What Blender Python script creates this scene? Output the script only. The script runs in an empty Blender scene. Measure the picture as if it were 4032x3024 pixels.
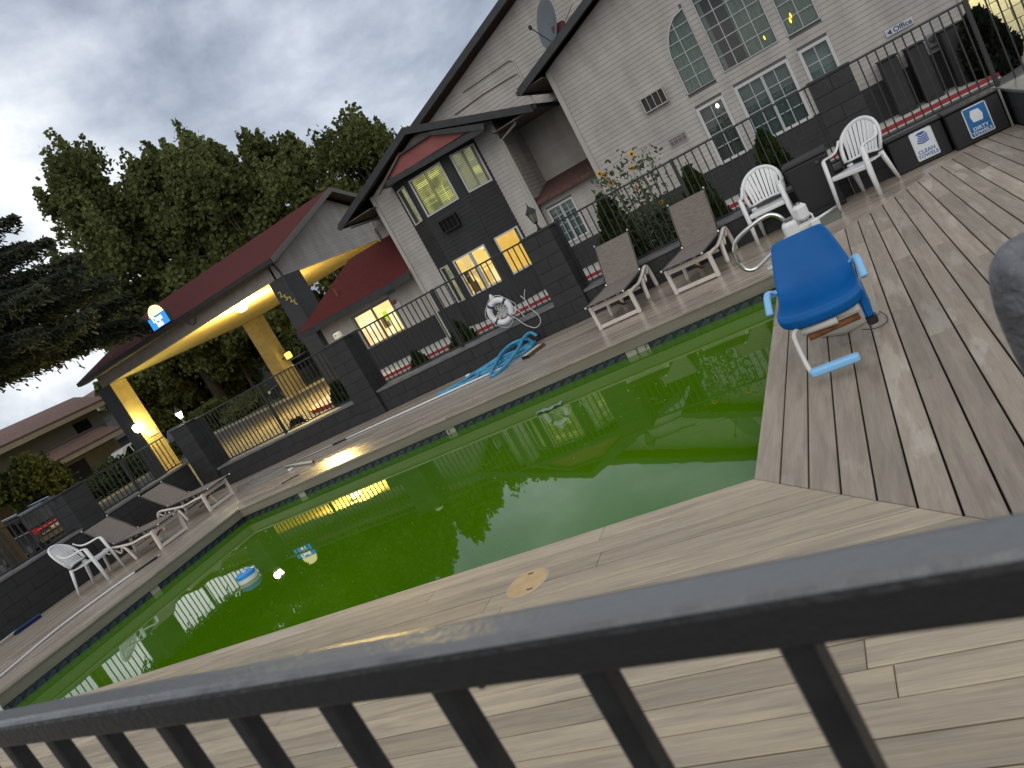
import bpy, bmesh, math, random
import numpy as np
from mathutils import Vector, Matrix
random.seed(7); RNG = np.random.default_rng(7)
sc = bpy.context.scene
COL = sc.collection
rad = math.radians

# ------------------------------------------------------------------ camera
CAMZ = 1.68
cd = bpy.data.cameras.new('camera'); cam = bpy.data.objects.new('camera', cd); COL.objects.link(cam)
right = Vector((0.81381, 0.33213, -0.47687)); up = Vector((0.36122, 0.35370, 0.86280)); fwd = Vector((-0.45523, 0.87441, -0.16787))
M = Matrix((( right.x, up.x, -fwd.x, 0.0), (right.y, up.y, -fwd.y, 0.0), (right.z, up.z, -fwd.z, CAMZ), (0, 0, 0, 1)))
cam.matrix_world = M
cd.sensor_width = 36; cd.lens = 36 * 3029.4 / 4032; cd.clip_start = 0.03; cd.clip_end = 2000
cd.dof.use_dof = True; cd.dof.focus_distance = 9.0; cd.dof.aperture_fstop = 11
sc.camera = cam

# ------------------------------------------------------------------ world and sun
w = bpy.data.worlds.new('World'); sc.world = w; w.use_nodes = True
nt = w.node_tree; nt.nodes.clear(); N = nt.nodes.new; Lk = nt.links.new
out = N('ShaderNodeOutputWorld'); bg = N('ShaderNodeBackground'); Lk(bg.outputs[0], out.inputs[0])
sky = N('ShaderNodeTexSky'); sky.sky_type = 'NISHITA'; sky.sun_disc = False
sky.sun_elevation = rad(36); sky.sun_rotation = rad(166); sky.air_density = 1.2; sky.dust_density = 1.5
tc = N('ShaderNodeTexCoord'); sep = N('ShaderNodeSeparateXYZ'); Lk(tc.outputs['Generated'], sep.inputs[0])
def wmath(op, a, b=None, c=None):
    n = N('ShaderNodeMath'); n.operation = op
    for i, v in enumerate((a, b, c)):
        if v is None: continue
        if isinstance(v, (int, float)): n.inputs[i].default_value = v
        else: Lk(v, n.inputs[i])
    return n.outputs[0]
mp = N('ShaderNodeMapping'); Lk(tc.outputs['Generated'], mp.inputs[0]); mp.inputs['Location'].default_value = (7.3, 4.0, 1.0); mp.inputs['Scale'].default_value = (1.0, 1.0, 1.9)
n1 = N('ShaderNodeTexNoise'); n1.inputs['Scale'].default_value = 2.1; n1.inputs['Detail'].default_value = 9; n1.inputs['Roughness'].default_value = 0.57; n1.inputs['Distortion'].default_value = 0.25; Lk(mp.outputs[0], n1.inputs['Vector'])
r1 = N('ShaderNodeValToRGB'); Lk(n1.outputs[0], r1.inputs[0])
e = r1.color_ramp.elements; e[0].position = 0.35; e[0].color = (0.165, 0.185, 0.240, 1); e[1].position = 0.64; e[1].color = (0.86, 0.87, 0.86, 1)
q = e.new(0.43); q.color = (0.28, 0.315, 0.385, 1); q = e.new(0.50); q.color = (0.42, 0.455, 0.52, 1); q = e.new(0.57); q.color = (0.60, 0.63, 0.67, 1)
mixs = N('ShaderNodeMix'); mixs.data_type = 'RGBA'; mixs.inputs[0].default_value = 0.93
sk = N('ShaderNodeMix'); sk.data_type = 'RGBA'; sk.blend_type = 'MULTIPLY'; sk.inputs[0].default_value = 1.0
Lk(sky.outputs[0], sk.inputs[6]); sk.inputs[7].default_value = (0.10, 0.10, 0.10, 1)
Lk(sk.outputs[2], mixs.inputs[6]); Lk(r1.outputs[0], mixs.inputs[7])
Lk(mixs.outputs[2], bg.inputs[0]); bg.inputs[1].default_value = 1.32
sun = bpy.data.lights.new('sun', 'SUN'); sun.energy = 1.05; sun.angle = rad(60); sun.color = (1.0, 0.96, 0.90)
so = bpy.data.objects.new('sun', sun); COL.objects.link(so); so.rotation_euler = (rad(54), 0, rad(14))
sc.view_settings.view_transform = 'Standard'; sc.view_settings.look = 'None'; sc.view_settings.exposure = 0.16; sc.view_settings.gamma = 1
try: sc.view_settings.use_curve_mapping = False
except Exception: pass

# ------------------------------------------------------------------ materials
MATS = {}
def mat(name, col, rough=0.6, metal=0.0, col2=None, nscale=6.0, detail=4, stretch=(1, 1, 1), lo=0.35, hi=0.65, bump=0.0, bscale=None, emit=None, estr=0.0, spec=None, coord='Object', rnd=0.0, alpha=None):
    if name in MATS: return MATS[name]
    m = bpy.data.materials.new(name); m.use_nodes = True; t = m.node_tree; b = t.nodes['Principled BSDF']
    b.inputs['Roughness'].default_value = rough; b.inputs['Metallic'].default_value = metal
    b.inputs['Base Color'].default_value = (*col, 1)
    if spec is not None: b.inputs['Specular IOR Level'].default_value = spec
    if emit: b.inputs['Emission Color'].default_value = (*emit, 1); b.inputs['Emission Strength'].default_value = estr
    if col2 or bump:
        c = t.nodes.new('ShaderNodeTexCoord'); mpn = t.nodes.new('ShaderNodeMapping'); mpn.inputs['Scale'].default_value = stretch
        t.links.new(c.outputs[coord], mpn.inputs[0])
    if col2:
        nz = t.nodes.new('ShaderNodeTexNoise'); nz.inputs['Scale'].default_value = nscale; nz.inputs['Detail'].default_value = detail
        t.links.new(mpn.outputs[0], nz.inputs['Vector'])
        rp = t.nodes.new('ShaderNodeValToRGB'); rp.color_ramp.elements[0].position = lo; rp.color_ramp.elements[1].position = hi
        rp.color_ramp.elements[0].color = (*col, 1); rp.color_ramp.elements[1].color = (*col2, 1)
        t.links.new(nz.outputs[0], rp.inputs[0]); src = rp.outputs[0]
        if rnd:
            oi = t.nodes.new('ShaderNodeObjectInfo'); mr = t.nodes.new('ShaderNodeMapRange'); mr.inputs[3].default_value = 1 - rnd; mr.inputs[4].default_value = 1 + rnd
            t.links.new(oi.outputs['Random'], mr.inputs[0]); vm = t.nodes.new('ShaderNodeVectorMath'); vm.operation = 'SCALE'
            t.links.new(src, vm.inputs[0]); t.links.new(mr.outputs[0], vm.inputs['Scale']); src = vm.outputs[0]
        t.links.new(src, b.inputs['Base Color'])
    if bump:
        nb = t.nodes.new('ShaderNodeTexNoise'); nb.inputs['Scale'].default_value = bscale or nscale * 4; nb.inputs['Detail'].default_value = 3
        t.links.new(mpn.outputs[0], nb.inputs['Vector']); bp = t.nodes.new('ShaderNodeBump'); bp.inputs['Strength'].default_value = bump; bp.inputs['Distance'].default_value = 0.02
        t.links.new(nb.outputs[0], bp.inputs['Height']); t.links.new(bp.outputs[0], b.inputs['Normal'])
    MATS[name] = m; return m

def plank_mat(name, along, a, b_, c_, pale, rough, palelo=0.60, grainscale=1.0):
    """weathered composite board: streaky grain along one axis, worn pale patches, tone per board"""
    m = bpy.data.materials.new(name); m.use_nodes = True; t = m.node_tree; B = t.nodes['Principled BSDF']; nn = t.nodes.new; lk = t.links.new
    g = nn('ShaderNodeNewGeometry'); oi = nn('ShaderNodeObjectInfo')
    off = nn('ShaderNodeVectorMath'); off.operation = 'SCALE'; off.inputs[0].default_value = (37.0, 71.0, 13.0); lk(oi.outputs['Random'], off.inputs['Scale'])
    ad = nn('ShaderNodeVectorMath'); ad.operation = 'ADD'; lk(g.outputs['Position'], ad.inputs[0]); lk(off.outputs[0], ad.inputs[1])
    def noise(sx, sy, det, rgh=0.5, dist=0.0):
        mp_ = nn('ShaderNodeMapping'); mp_.inputs['Scale'].default_value = (sx, sy, 1) if along == 'x' else (sy, sx, 1)
        lk(ad.outputs[0], mp_.inputs[0]); n = nn('ShaderNodeTexNoise'); n.inputs['Scale'].default_value = 1; n.inputs['Detail'].default_value = det
        n.inputs['Roughness'].default_value = rgh; n.inputs['Distortion'].default_value = dist; lk(mp_.outputs[0], n.inputs['Vector']); return n.outputs[0]
    def ramp(src, stops):
        r = nn('ShaderNodeValToRGB'); el = r.color_ramp.elements
        el[0].position, el[0].color = stops[0][0], (*stops[0][1], 1); el[1].position, el[1].color = stops[-1][0], (*stops[-1][1], 1)
        for p, c in stops[1:-1]: q_ = el.new(p); q_.color = (*c, 1)
        lk(src, r.inputs[0]); return r.outputs[0]
    base = ramp(noise(1.6 * grainscale, 22 * grainscale, 5, 0.6, 0.6), [(0.32, a), (0.5, b_), (0.68, c_)])
    pm = ramp(noise(0.9, 4.6, 6, 0.58, 0.25), [(palelo, (0, 0, 0)), (palelo + 0.05, (1, 1, 1))])
    mx = nn('ShaderNodeMix'); mx.data_type = 'RGBA'; fm = nn('ShaderNodeMath'); fm.operation = 'MULTIPLY'; fm.inputs[1].default_value = 0.55; lk(pm, fm.inputs[0])
    lk(fm.outputs[0], mx.inputs[0]); lk(base, mx.inputs[6]); mx.inputs[7].default_value = (*pale, 1)
    fg = ramp(noise(7, 190, 3, 0.7), [(0.3, (0.86,) * 3), (0.7, (1.08,) * 3)])
    mu = nn('ShaderNodeMix'); mu.data_type = 'RGBA'; mu.blend_type = 'MULTIPLY'; mu.inputs[0].default_value = 1; lk(mx.outputs[2], mu.inputs[6]); lk(fg, mu.inputs[7])
    mr = nn('ShaderNodeMapRange'); mr.inputs[3].default_value = 0.80; mr.inputs[4].default_value = 1.17; lk(oi.outputs['Random'], mr.inputs[0])
    sc_ = nn('ShaderNodeVectorMath'); sc_.operation = 'SCALE'; lk(mu.outputs[2], sc_.inputs[0]); lk(mr.outputs[0], sc_.inputs['Scale'])
    lk(sc_.outputs[0], B.inputs['Base Color'])
    rr = nn('ShaderNodeMapRange'); rr.inputs[3].default_value = rough * 0.8; rr.inputs[4].default_value = rough * 1.35; lk(noise(2, 9, 3), rr.inputs[0]); lk(rr.outputs[0], B.inputs['Roughness'])
    bp = nn('ShaderNodeBump'); bp.inputs['Strength'].default_value = 0.25; bp.inputs['Distance'].default_value = 0.003; lk(noise(7, 150, 4, 0.7), bp.inputs['Height']); lk(bp.outputs[0], B.inputs['Normal'])
    MATS[name] = m; return m

def glass_mat(name, tint=(0.6, 0.68, 0.66), refl=1.0):
    m = bpy.data.materials.new(name); m.use_nodes = True; t = m.node_tree; t.nodes.clear(); nn = t.nodes.new; lk = t.links.new
    o = nn('ShaderNodeOutputMaterial'); mx = nn('ShaderNodeMixShader'); tr = nn('ShaderNodeBsdfTransparent'); gl = nn('ShaderNodeBsdfGlossy'); fr = nn('ShaderNodeFresnel')
    tr.inputs[0].default_value = (*tint, 1); gl.inputs['Roughness'].default_value = 0.02; gl.inputs[0].default_value = (refl,) * 3 + (1,); fr.inputs[0].default_value = 1.5
    a = nn('ShaderNodeMath'); a.operation = 'ADD'; a.inputs[1].default_value = 0.0; lk(fr.outputs[0], a.inputs[0])
    lk(a.outputs[0], mx.inputs[0]); lk(tr.outputs[0], mx.inputs[1]); lk(gl.outputs[0], mx.inputs[2]); lk(mx.outputs[0], o.inputs[0]); return m

def emis_mat(name, cols, scale=(3, 3, 3), strength=1.0, kind='noise', coord='Object'):
    """things that give off light: lamps, lit rooms seen through a window"""
    m = bpy.data.materials.new(name); m.use_nodes = True; t = m.node_tree; t.nodes.clear(); nn = t.nodes.new; lk = t.links.new
    o = nn('ShaderNodeOutputMaterial'); em = nn('ShaderNodeEmission'); em.inputs[1].default_value = strength; lk(em.outputs[0], o.inputs[0])
    if len(cols) == 1: em.inputs[0].default_value = (*cols[0], 1); return m
    c = nn('ShaderNodeTexCoord'); mp_ = nn('ShaderNodeMapping'); mp_.inputs['Scale'].default_value = scale; lk(c.outputs[coord], mp_.inputs[0])
    if kind == 'noise': n = nn('ShaderNodeTexNoise'); n.inputs['Scale'].default_value = 1; n.inputs['Detail'].default_value = 2; lk(mp_.outputs[0], n.inputs['Vector']); s = n.outputs[0]
    else: n = nn('ShaderNodeTexVoronoi'); n.distance = 'CHEBYCHEV'; n.inputs['Scale'].default_value = 1; lk(mp_.outputs[0], n.inputs['Vector']); sp = nn('ShaderNodeSeparateColor'); lk(n.outputs['Color'], sp.inputs[0]); s = sp.outputs[0]
    r = nn('ShaderNodeValToRGB'); el = r.color_ramp.elements; k = len(cols); lo, hi = (0.33, 0.67) if kind == 'noise' else (0.0, 1.0)
    el[0].position = lo; el[0].color = (*cols[0], 1); el[1].position = hi; el[1].color = (*cols[-1], 1)
    for i in range(1, k - 1): q_ = el.new(lo + (hi - lo) * i / (k - 1)); q_.color = (*cols[i], 1)
    lk(s, r.inputs[0]); lk(r.outputs[0], em.inputs[0]); return m

def foliage_mat(name, dark, mid, light, scale=0.5, rough=0.75):
    m = bpy.data.materials.new(name); m.use_nodes = True; t = m.node_tree; B = t.nodes['Principled BSDF']; nn = t.nodes.new; lk = t.links.new
    g = nn('ShaderNodeNewGeometry'); n = nn('ShaderNodeTexNoise'); n.inputs['Scale'].default_value = scale; n.inputs['Detail'].default_value = 3; lk(g.outputs['Position'], n.inputs['Vector'])
    n2 = nn('ShaderNodeTexNoise'); n2.inputs['Scale'].default_value = scale * 14; n2.inputs['Detail'].default_value = 1; lk(g.outputs['Position'], n2.inputs['Vector'])
    ad = nn('ShaderNodeMath'); ad.operation = 'MULTIPLY_ADD'; ad.inputs[1].default_value = 0.5; lk(n2.outputs[0], ad.inputs[0])
    h = nn('ShaderNodeMath'); h.operation = 'MULTIPLY'; h.inputs[1].default_value = 0.5; lk(n.outputs[0], h.inputs[0]); lk(h.outputs[0], ad.inputs[2])
    r = nn('ShaderNodeValToRGB'); el = r.color_ramp.elements; el[0].position = 0.36; el[0].color = (*dark, 1); el[1].position = 0.64; el[1].color = (*light, 1); q_ = el.new(0.5); q_.color = (*mid, 1)
    lk(ad.outputs[0], r.inputs[0]); lk(r.outputs[0], B.inputs['Base Color']); B.inputs['Roughness'].default_value = rough; B.inputs['Specular IOR Level'].default_value = 0.25
    tl = nn('ShaderNodeBsdfTranslucent'); lk(r.outputs[0], tl.inputs[0]); mx = nn('ShaderNodeMixShader'); mx.inputs[0].default_value = 0.42
    o = t.nodes['Material Output']; lk(B.outputs[0], mx.inputs[1]); lk(tl.outputs[0], mx.inputs[2]); lk(mx.outputs[0], o.inputs[0]); return m

PL_NEAR = plank_mat('plank_near', 'x', (0.285, 0.232, 0.165), (0.370, 0.302, 0.212), (0.450, 0.362, 0.235), (0.430, 0.380, 0.300), 0.5, 0.66)
PL_RIGHT = plank_mat('plank_right', 'y', (0.245, 0.196, 0.145), (0.305, 0.247, 0.184), (0.352, 0.292, 0.218), (0.440, 0.395, 0.320), 0.5, 0.56)
PL_FAR = plank_mat('plank_far', 'x', (0.245, 0.200, 0.155), (0.325, 0.270, 0.208), (0.390, 0.325, 0.250), (0.42, 0.385, 0.33), 0.20, 0.60, 0.8)
PL_LEFT = plank_mat('plank_left', 'y', (0.225, 0.184, 0.142), (0.300, 0.248, 0.192), (0.358, 0.300, 0.232), (0.40, 0.36, 0.31), 0.34, 0.60, 0.8)
M_UNDER = mat('joist_shadow', (0.02, 0.017, 0.014), 0.9)
M_FASCIA = mat('fascia_board', (0.165, 0.148, 0.108), 0.6, col2=(0.20, 0.18, 0.135), nscale=3, stretch=(0.5, 0.5, 4))
M_CHAR = mat('charcoal_paint', (0.0155, 0.0160, 0.0152), 0.7, col2=(0.0215, 0.0220, 0.0205), nscale=5, bump=0.35, bscale=60, rnd=0.12)
M_CHARCAP = mat('charcoal_cap', (0.10, 0.10, 0.098), 0.6, col2=(0.15, 0.148, 0.14), nscale=5)
M_MORTAR = mat('charcoal_joint', (0.014, 0.015, 0.015), 0.9)
M_IRON = mat('black_railing_paint', (0.013, 0.013, 0.013), 0.42, col2=(0.022, 0.022, 0.021), nscale=30, bump=0.06, bscale=200)
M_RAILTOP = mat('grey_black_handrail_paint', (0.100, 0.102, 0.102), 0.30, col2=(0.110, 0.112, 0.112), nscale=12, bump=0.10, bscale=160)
M_SIDE = mat('cream_siding', (0.300, 0.280, 0.252), 0.78, col2=(0.375, 0.350, 0.316), nscale=1.6, stretch=(1.4, 1.4, 0.5), detail=7, rnd=0.035)
M_SIDED = mat('black_siding', (0.0125, 0.0138, 0.0128), 0.75, col2=(0.019, 0.0192, 0.018), nscale=4, rnd=0.06)
M_CORE = mat('sheathing', (0.10, 0.095, 0.088), 0.9)
M_TRIM = mat('cream_trim', (0.34, 0.32, 0.28), 0.6)
M_WTRIM = mat('white_window_trim', (0.44, 0.44, 0.42), 0.5)
M_RED = mat('red_shingles', (0.070, 0.014, 0.012), 0.9, spec=0.15, col2=(0.092, 0.020, 0.017), nscale=9, stretch=(1, 1, 4), bump=0.3, bscale=30)
M_REDF = mat('red_gable_paint', (0.215, 0.060, 0.052), 0.7, col2=(0.24, 0.070, 0.06), nscale=3)
M_MAROON = mat('dark_maroon_shingles', (0.060, 0.026, 0.022), 0.85, col2=(0.10, 0.045, 0.035), nscale=8, bump=0.4, bscale=25)
M_BLACKTRIM = mat('black_roof_trim', (0.018, 0.019, 0.019), 0.6, col2=(0.027, 0.028, 0.027), nscale=5)
M_SOFFIT = mat('brown_soffit', (0.115, 0.098, 0.072), 0.8, col2=(0.075, 0.058, 0.045), nscale=2.5)
M_GLASS = glass_mat('window_glass'); M_GLASSL = glass_mat('lit_window_glass', (0.95, 0.95, 0.92))
M_DARKROOM = mat('dark_room', (0.006, 0.011, 0.014), 0.8)
M_CURT = mat('grey_green_curtain', (0.36, 0.42, 0.36), 0.9, col2=(0.22, 0.27, 0.22), nscale=6, stretch=(3, 3, 0.4))
M_BLIND = mat('grey_blind', (0.20, 0.21, 0.20), 0.8)
M_BLINDB = mat('pale_blue_blind', (0.22, 0.27, 0.26), 0.8)
M_MUNT = mat('muntin', (0.33, 0.35, 0.34), 0.5)
M_WHITEP = mat('white_resin', (0.66, 0.66, 0.64), 0.32, spec=0.5)
M_LFRAME = mat('bone_resin', (0.58, 0.52, 0.45), 0.42, col2=(0.64, 0.575, 0.50), nscale=4)
M_SLING = mat('taupe_sling', (0.130, 0.105, 0.086), 0.85, col2=(0.185, 0.152, 0.128), nscale=1, stretch=(160, 14, 14), coord='Object', bump=0.15, bscale=60)
M_STEEL = mat('polished_steel', (0.62, 0.61, 0.57), 0.12, metal=1.0)
M_BLUE = mat('blue_shell', (0.000, 0.078, 0.260), 0.45, col2=(0.000, 0.098, 0.310), nscale=3, spec=0.2)
M_LBLUE = mat('pale_blue_pads', (0.22, 0.47, 0.72), 0.5)
M_LWHITE = mat('white_powdercoat', (0.60, 0.60, 0.56), 0.4, col2=(0.50, 0.48, 0.42), nscale=6)
M_RUST = mat('rusty_steel', (0.22, 0.085, 0.02), 0.85, col2=(0.12, 0.045, 0.015), nscale=20)
M_BLACKP = mat('black_plastic', (0.0055, 0.0055, 0.006), 0.55)
M_HOSE = mat('blue_vacuum_hose', (0.020, 0.170, 0.300), 0.35, col2=(0.045, 0.26, 0.42), nscale=8)
M_ASPH = mat('asphalt', (0.060, 0.057, 0.053), 0.8, col2=(0.095, 0.090, 0.080), nscale=0.6, detail=8, bump=0.3, bscale=40)
M_CONC = mat('concrete_walk', (0.40, 0.385, 0.345), 0.8, col2=(0.47, 0.45, 0.41), nscale=1.5)
M_REDCURB = mat('red_curb_paint', (0.27, 0.012, 0.016), 0.6)
M_SOIL = mat('planting_soil', (0.07, 0.055, 0.04), 0.95, col2=(0.12, 0.1, 0.075), nscale=12, bump=0.5)
M_CURB = mat('yellow_lit_curb', (0.36, 0.33, 0.23), 0.8)  # yellow of the lamplight is put into the concrete colour
M_GRASS = mat('grass_ground', (0.045, 0.065, 0.018), 0.95, col2=(0.075, 0.095, 0.03), nscale=3, bump=0.6)
M_BARK = mat('bark', (0.055, 0.042, 0.032), 0.95, col2=(0.09, 0.072, 0.055), nscale=8, stretch=(1, 1, 0.2), bump=0.6)
M_TAN = mat('tan_brick_column', (0.235, 0.185, 0.085), 0.85, col2=(0.28, 0.225, 0.11), nscale=4, rnd=0.06)
M_CEIL = mat('cream_ceiling', (0.52, 0.42, 0.20), 0.8, rnd=0.03, col2=(0.56, 0.455, 0.225), nscale=3)
M_BEAM = mat('taupe_beam', (0.215, 0.195, 0.172), 0.8, col2=(0.25, 0.228, 0.20), nscale=3, bump=0.2)
M_GOLD = mat('gold_numerals', (0.45, 0.38, 0.10), 0.4)
M_CHROME = mat('chrome', (0.7, 0.7, 0.7), 0.1, metal=1)
M_CARW = mat('white_car_paint', (0.55, 0.56, 0.56), 0.25); M_CARK = mat('black_car_paint', (0.012, 0.014, 0.018), 0.15, spec=0.8); M_CARS = mat('silver_car_paint', (0.30, 0.33, 0.37), 0.25, metal=0.6); M_CARG = mat('dark_grey_car_paint', (0.05, 0.055, 0.065), 0.12, metal=0.4)
M_CGLASS = mat('car_glass', (0.006, 0.007, 0.008), 0.05, spec=0.9); M_TYRE = mat('tyre', (0.012, 0.012, 0.012), 0.8)
M_TAIL = mat('tail_lamp_red', (0.28, 0.01, 0.015), 0.3)

def sky_lit_top(m, top_light=(0.135, 0.136, 0.132), base=(0.022, 0.022, 0.021)):  # sky light on upward faces and shade on the rest, put into the colour
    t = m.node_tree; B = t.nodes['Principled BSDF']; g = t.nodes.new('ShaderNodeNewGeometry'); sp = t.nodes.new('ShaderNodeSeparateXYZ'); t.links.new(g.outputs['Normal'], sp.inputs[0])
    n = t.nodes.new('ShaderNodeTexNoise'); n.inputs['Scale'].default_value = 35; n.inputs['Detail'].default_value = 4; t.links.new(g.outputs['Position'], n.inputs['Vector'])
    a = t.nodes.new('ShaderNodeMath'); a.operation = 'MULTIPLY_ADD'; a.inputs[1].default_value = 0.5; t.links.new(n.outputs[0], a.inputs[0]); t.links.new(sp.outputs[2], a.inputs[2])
    r = t.nodes.new('ShaderNodeValToRGB'); r.color_ramp.elements[0].position = 0.72; r.color_ramp.elements[1].position = 1.0; r.color_ramp.elements[0].color = (*base, 1); r.color_ramp.elements[1].color = (*top_light, 1)
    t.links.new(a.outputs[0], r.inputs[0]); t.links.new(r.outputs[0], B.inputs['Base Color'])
sky_lit_top(M_RAILTOP)

# ------------------------------------------------------------------ mesh helpers
class MB:
    def __init__(s): s.v = []; s.f = []
    def add(s, vs, fs):
        k = len(s.v); s.v += [tuple(p) for p in vs]; s.f += [tuple(i + k for i in f) for f in fs]; return s
    def box(s, x0, x1, y0, y1, z0, z1):
        return s.add([(x0, y0, z0), (x1, y0, z0), (x1, y1, z0), (x0, y1, z0), (x0, y0, z1), (x1, y0, z1), (x1, y1, z1), (x0, y1, z1)],
                     [(0, 3, 2, 1), (4, 5, 6, 7), (0, 1, 5, 4), (1, 2, 6, 5), (2, 3, 7, 6), (3, 0, 4, 7)])
    def cbox(s, x0, x1, y0, y1, z0, z1, c=0.01):
        """box with chamfered vertical and top edges"""
        def ring(i, z): return [(x0 + i + c, y0 + i, z), (x1 - i - c, y0 + i, z), (x1 - i, y0 + i + c, z), (x1 - i, y1 - i - c, z), (x1 - i - c, y1 - i, z), (x0 + i + c, y1 - i, z), (x0 + i, y1 - i - c, z), (x0 + i, y0 + i + c, z)]
        return s.loft([ring(c, z0), ring(0, z0 + c), ring(0, z1 - c), ring(c, z1)])
    def loft(s, rings, caps=True):
        n = len(rings[0]); vs = [p for r in rings for p in r]; fs = []
        for i in range(len(rings) - 1):
            for j in range(n): a = i * n + j; b = i * n + (j + 1) % n; fs.append((a, b, b + n, a + n))
        if caps: fs.append(tuple(range(n - 1, -1, -1))); fs.append(tuple(range((len(rings) - 1) * n, len(rings) * n)))
        return s.add(vs, fs)
    def prism(s, poly, z0, z1):
        return s.loft([[(x, y, z0) for x, y in poly], [(x, y, z1) for x, y in poly]])
    def hull(s, top, off):
        """polygon extruded by a vector"""
        o = Vector(off); return s.loft([[tuple(Vector(p)) for p in top], [tuple(Vector(p) + o) for p in top]])
    def tube(s, pts, r, seg=8, closed=False, flat=1.0):
        P = [Vector(p) for p in pts]; n = len(P); rings = []; prev = None
        R = r if isinstance(r, (list, tuple)) else [r] * n
        for i in range(n):
            if closed: t = P[(i + 1) % n] - P[i - 1]
            else: t = P[min(i + 1, n - 1)] - P[max(i - 1, 0)]
            t.normalize()
            if prev is None: a = t.cross(Vector((0, 0, 1))); a = a if a.length > 1e-3 else t.cross(Vector((1, 0, 0)))
            else: a = prev - t * prev.dot(t)
            a.normalize(); prev = a; b = t.cross(a)
            rings.append([tuple(P[i] + (a * math.cos(2 * math.pi * k / seg) + b * math.sin(2 * math.pi * k / seg) * flat) * R[i]) for k in range(seg)])
        if closed: rings.append(rings[0]); return s.loft(rings, caps=False)
        return s.loft(rings)
    def lathe(s, prof, seg=16, c=(0, 0, 0), axis='z'):
        rings = []
        for r, h in prof:
            rg = []
            for k in range(seg):
                a = 2 * math.pi * k / seg; x, y = r * math.cos(a), r * math.sin(a)
                p = (x, y, h) if axis == 'z' else ((x, h, y) if axis == 'y' else (h, x, y)); rg.append((c[0] + p[0], c[1] + p[1], c[2] + p[2]))
            rings.append(rg)
        return s.loft(rings)
    def build(s, name, m, parent=None, smooth=False, local=False, bevel=0.0, sub=0):
        me = bpy.data.meshes.new(name); v = s.v
        if parent is not None and not local:
            L = parent_loc(parent); v = [(a - L[0], b - L[1], c - L[2]) for a, b, c in v]
        me.from_pydata(v, [], s.f)
        bm = bmesh.new(); bm.from_mesh(me); bmesh.ops.recalc_face_normals(bm, faces=bm.faces); bm.to_mesh(me); bm.free()
        if smooth:
            me.shade_smooth() if hasattr(me, 'shade_smooth') else None
        if m: me.materials.append(m)
        o = bpy.data.objects.new(name, me); COL.objects.link(o)
        if parent is not None: o.parent = parent
        if bevel:
            b = o.modifiers.new('bevel', 'BEVEL'); b.width = bevel; b.segments = 2; b.limit_method = 'ANGLE'
        if sub:
            b = o.modifiers.new('sub', 'SUBSURF'); b.levels = sub; b.render_levels = sub
        return o
def parent_loc(p):
    L = Vector((0, 0, 0))
    while p is not None: L += p.location; p = p.parent
    return L
def tag(o, label=None, cat=None, group=None, kind=None):
    if label: o['label'] = label
    if cat: o['category'] = cat
    if group: o['group'] = group
    if kind: o['kind'] = kind
    return o
def thing(name, label, cat, loc=(0, 0, 0), rz=0, group=None):
    o = bpy.data.objects.new(name, None); COL.objects.link(o); o.location = loc; o.rotation_euler = (0, 0, rz); o.empty_display_size = 0.1
    return tag(o, label, cat, group)
def struct(mb, name, m, **k): return tag(mb.build(name, m, **k), kind='structure')
def copy_tree(o, parent=None):
    c = o.copy(); COL.objects.link(c); c.parent = parent
    for ch in list(o.children): copy_tree(ch, c)
    return c
def share(o, name, parent, loc):
    c = bpy.data.objects.new(name, o.data); COL.objects.link(c); c.parent = parent; c.location = loc; return c
def arc(c, r, a0, a1, n, plane='xz'):
    L = []
    for i in range(n + 1):
        a = rad(a0 + (a1 - a0) * i / n); u, v_ = r * math.cos(a), r * math.sin(a)
        L.append({'xz': (c[0] + u, c[1], c[2] + v_), 'xy': (c[0] + u, c[1] + v_, c[2]), 'yz': (c[0], c[1] + u, c[2] + v_)}[plane])
    return L
def spline(P, k=6):
    P = [Vector(p) for p in P]; R = []
    for i in range(len(P) - 1):
        p0, p1, p2, p3 = P[max(i - 1, 0)], P[i], P[i + 1], P[min(i + 2, len(P) - 1)]
        for j in range(k):
            t = j / k; R.append(tuple(0.5 * ((2 * p1) + (p2 - p0) * t + (2 * p0 - 5 * p1 + 4 * p2 - p3) * t * t + (3 * p1 - p0 - 3 * p2 + p3) * t ** 3)))
    return R + [tuple(P[-1])]
def text_mesh(name, txt, size, m, parent, O, u, vdir, n, depth=0.004, align='CENTER', bold=0.0):
    cu = bpy.data.curves.new(name, 'FONT'); cu.body = txt; cu.size = size; cu.align_x = align; cu.align_y = 'CENTER'; cu.extrude = depth; cu.offset = bold; cu.resolution_u = 3
    tmp = bpy.data.objects.new('tmp', cu); COL.objects.link(tmp); dg = bpy.context.evaluated_depsgraph_get(); me = bpy.data.meshes.new_from_object(tmp.evaluated_get(dg))
    bpy.data.objects.remove(tmp); u, vdir, n = Vector(u).normalized(), Vector(vdir).normalized(), Vector(n).normalized()
    L = parent_loc(parent) if parent is not None else Vector((0, 0, 0))
    for vv in me.vertices: x, y, z = vv.co; vv.co = Vector(O) + u * x + vdir * y + n * z - L
    me.materials.clear(); me.materials.append(m); o = bpy.data.objects.new(name, me); COL.objects.link(o); o.parent = parent; return o

# =================================================================== LARGE STRUCTURE
GZ = -0.42
struct(MB().add([(-600, -200, GZ), (300, -200, GZ), (300, 900, GZ), (-600, 900, GZ)], [(0, 1, 2, 3)]), 'ground', M_ASPH)
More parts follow.
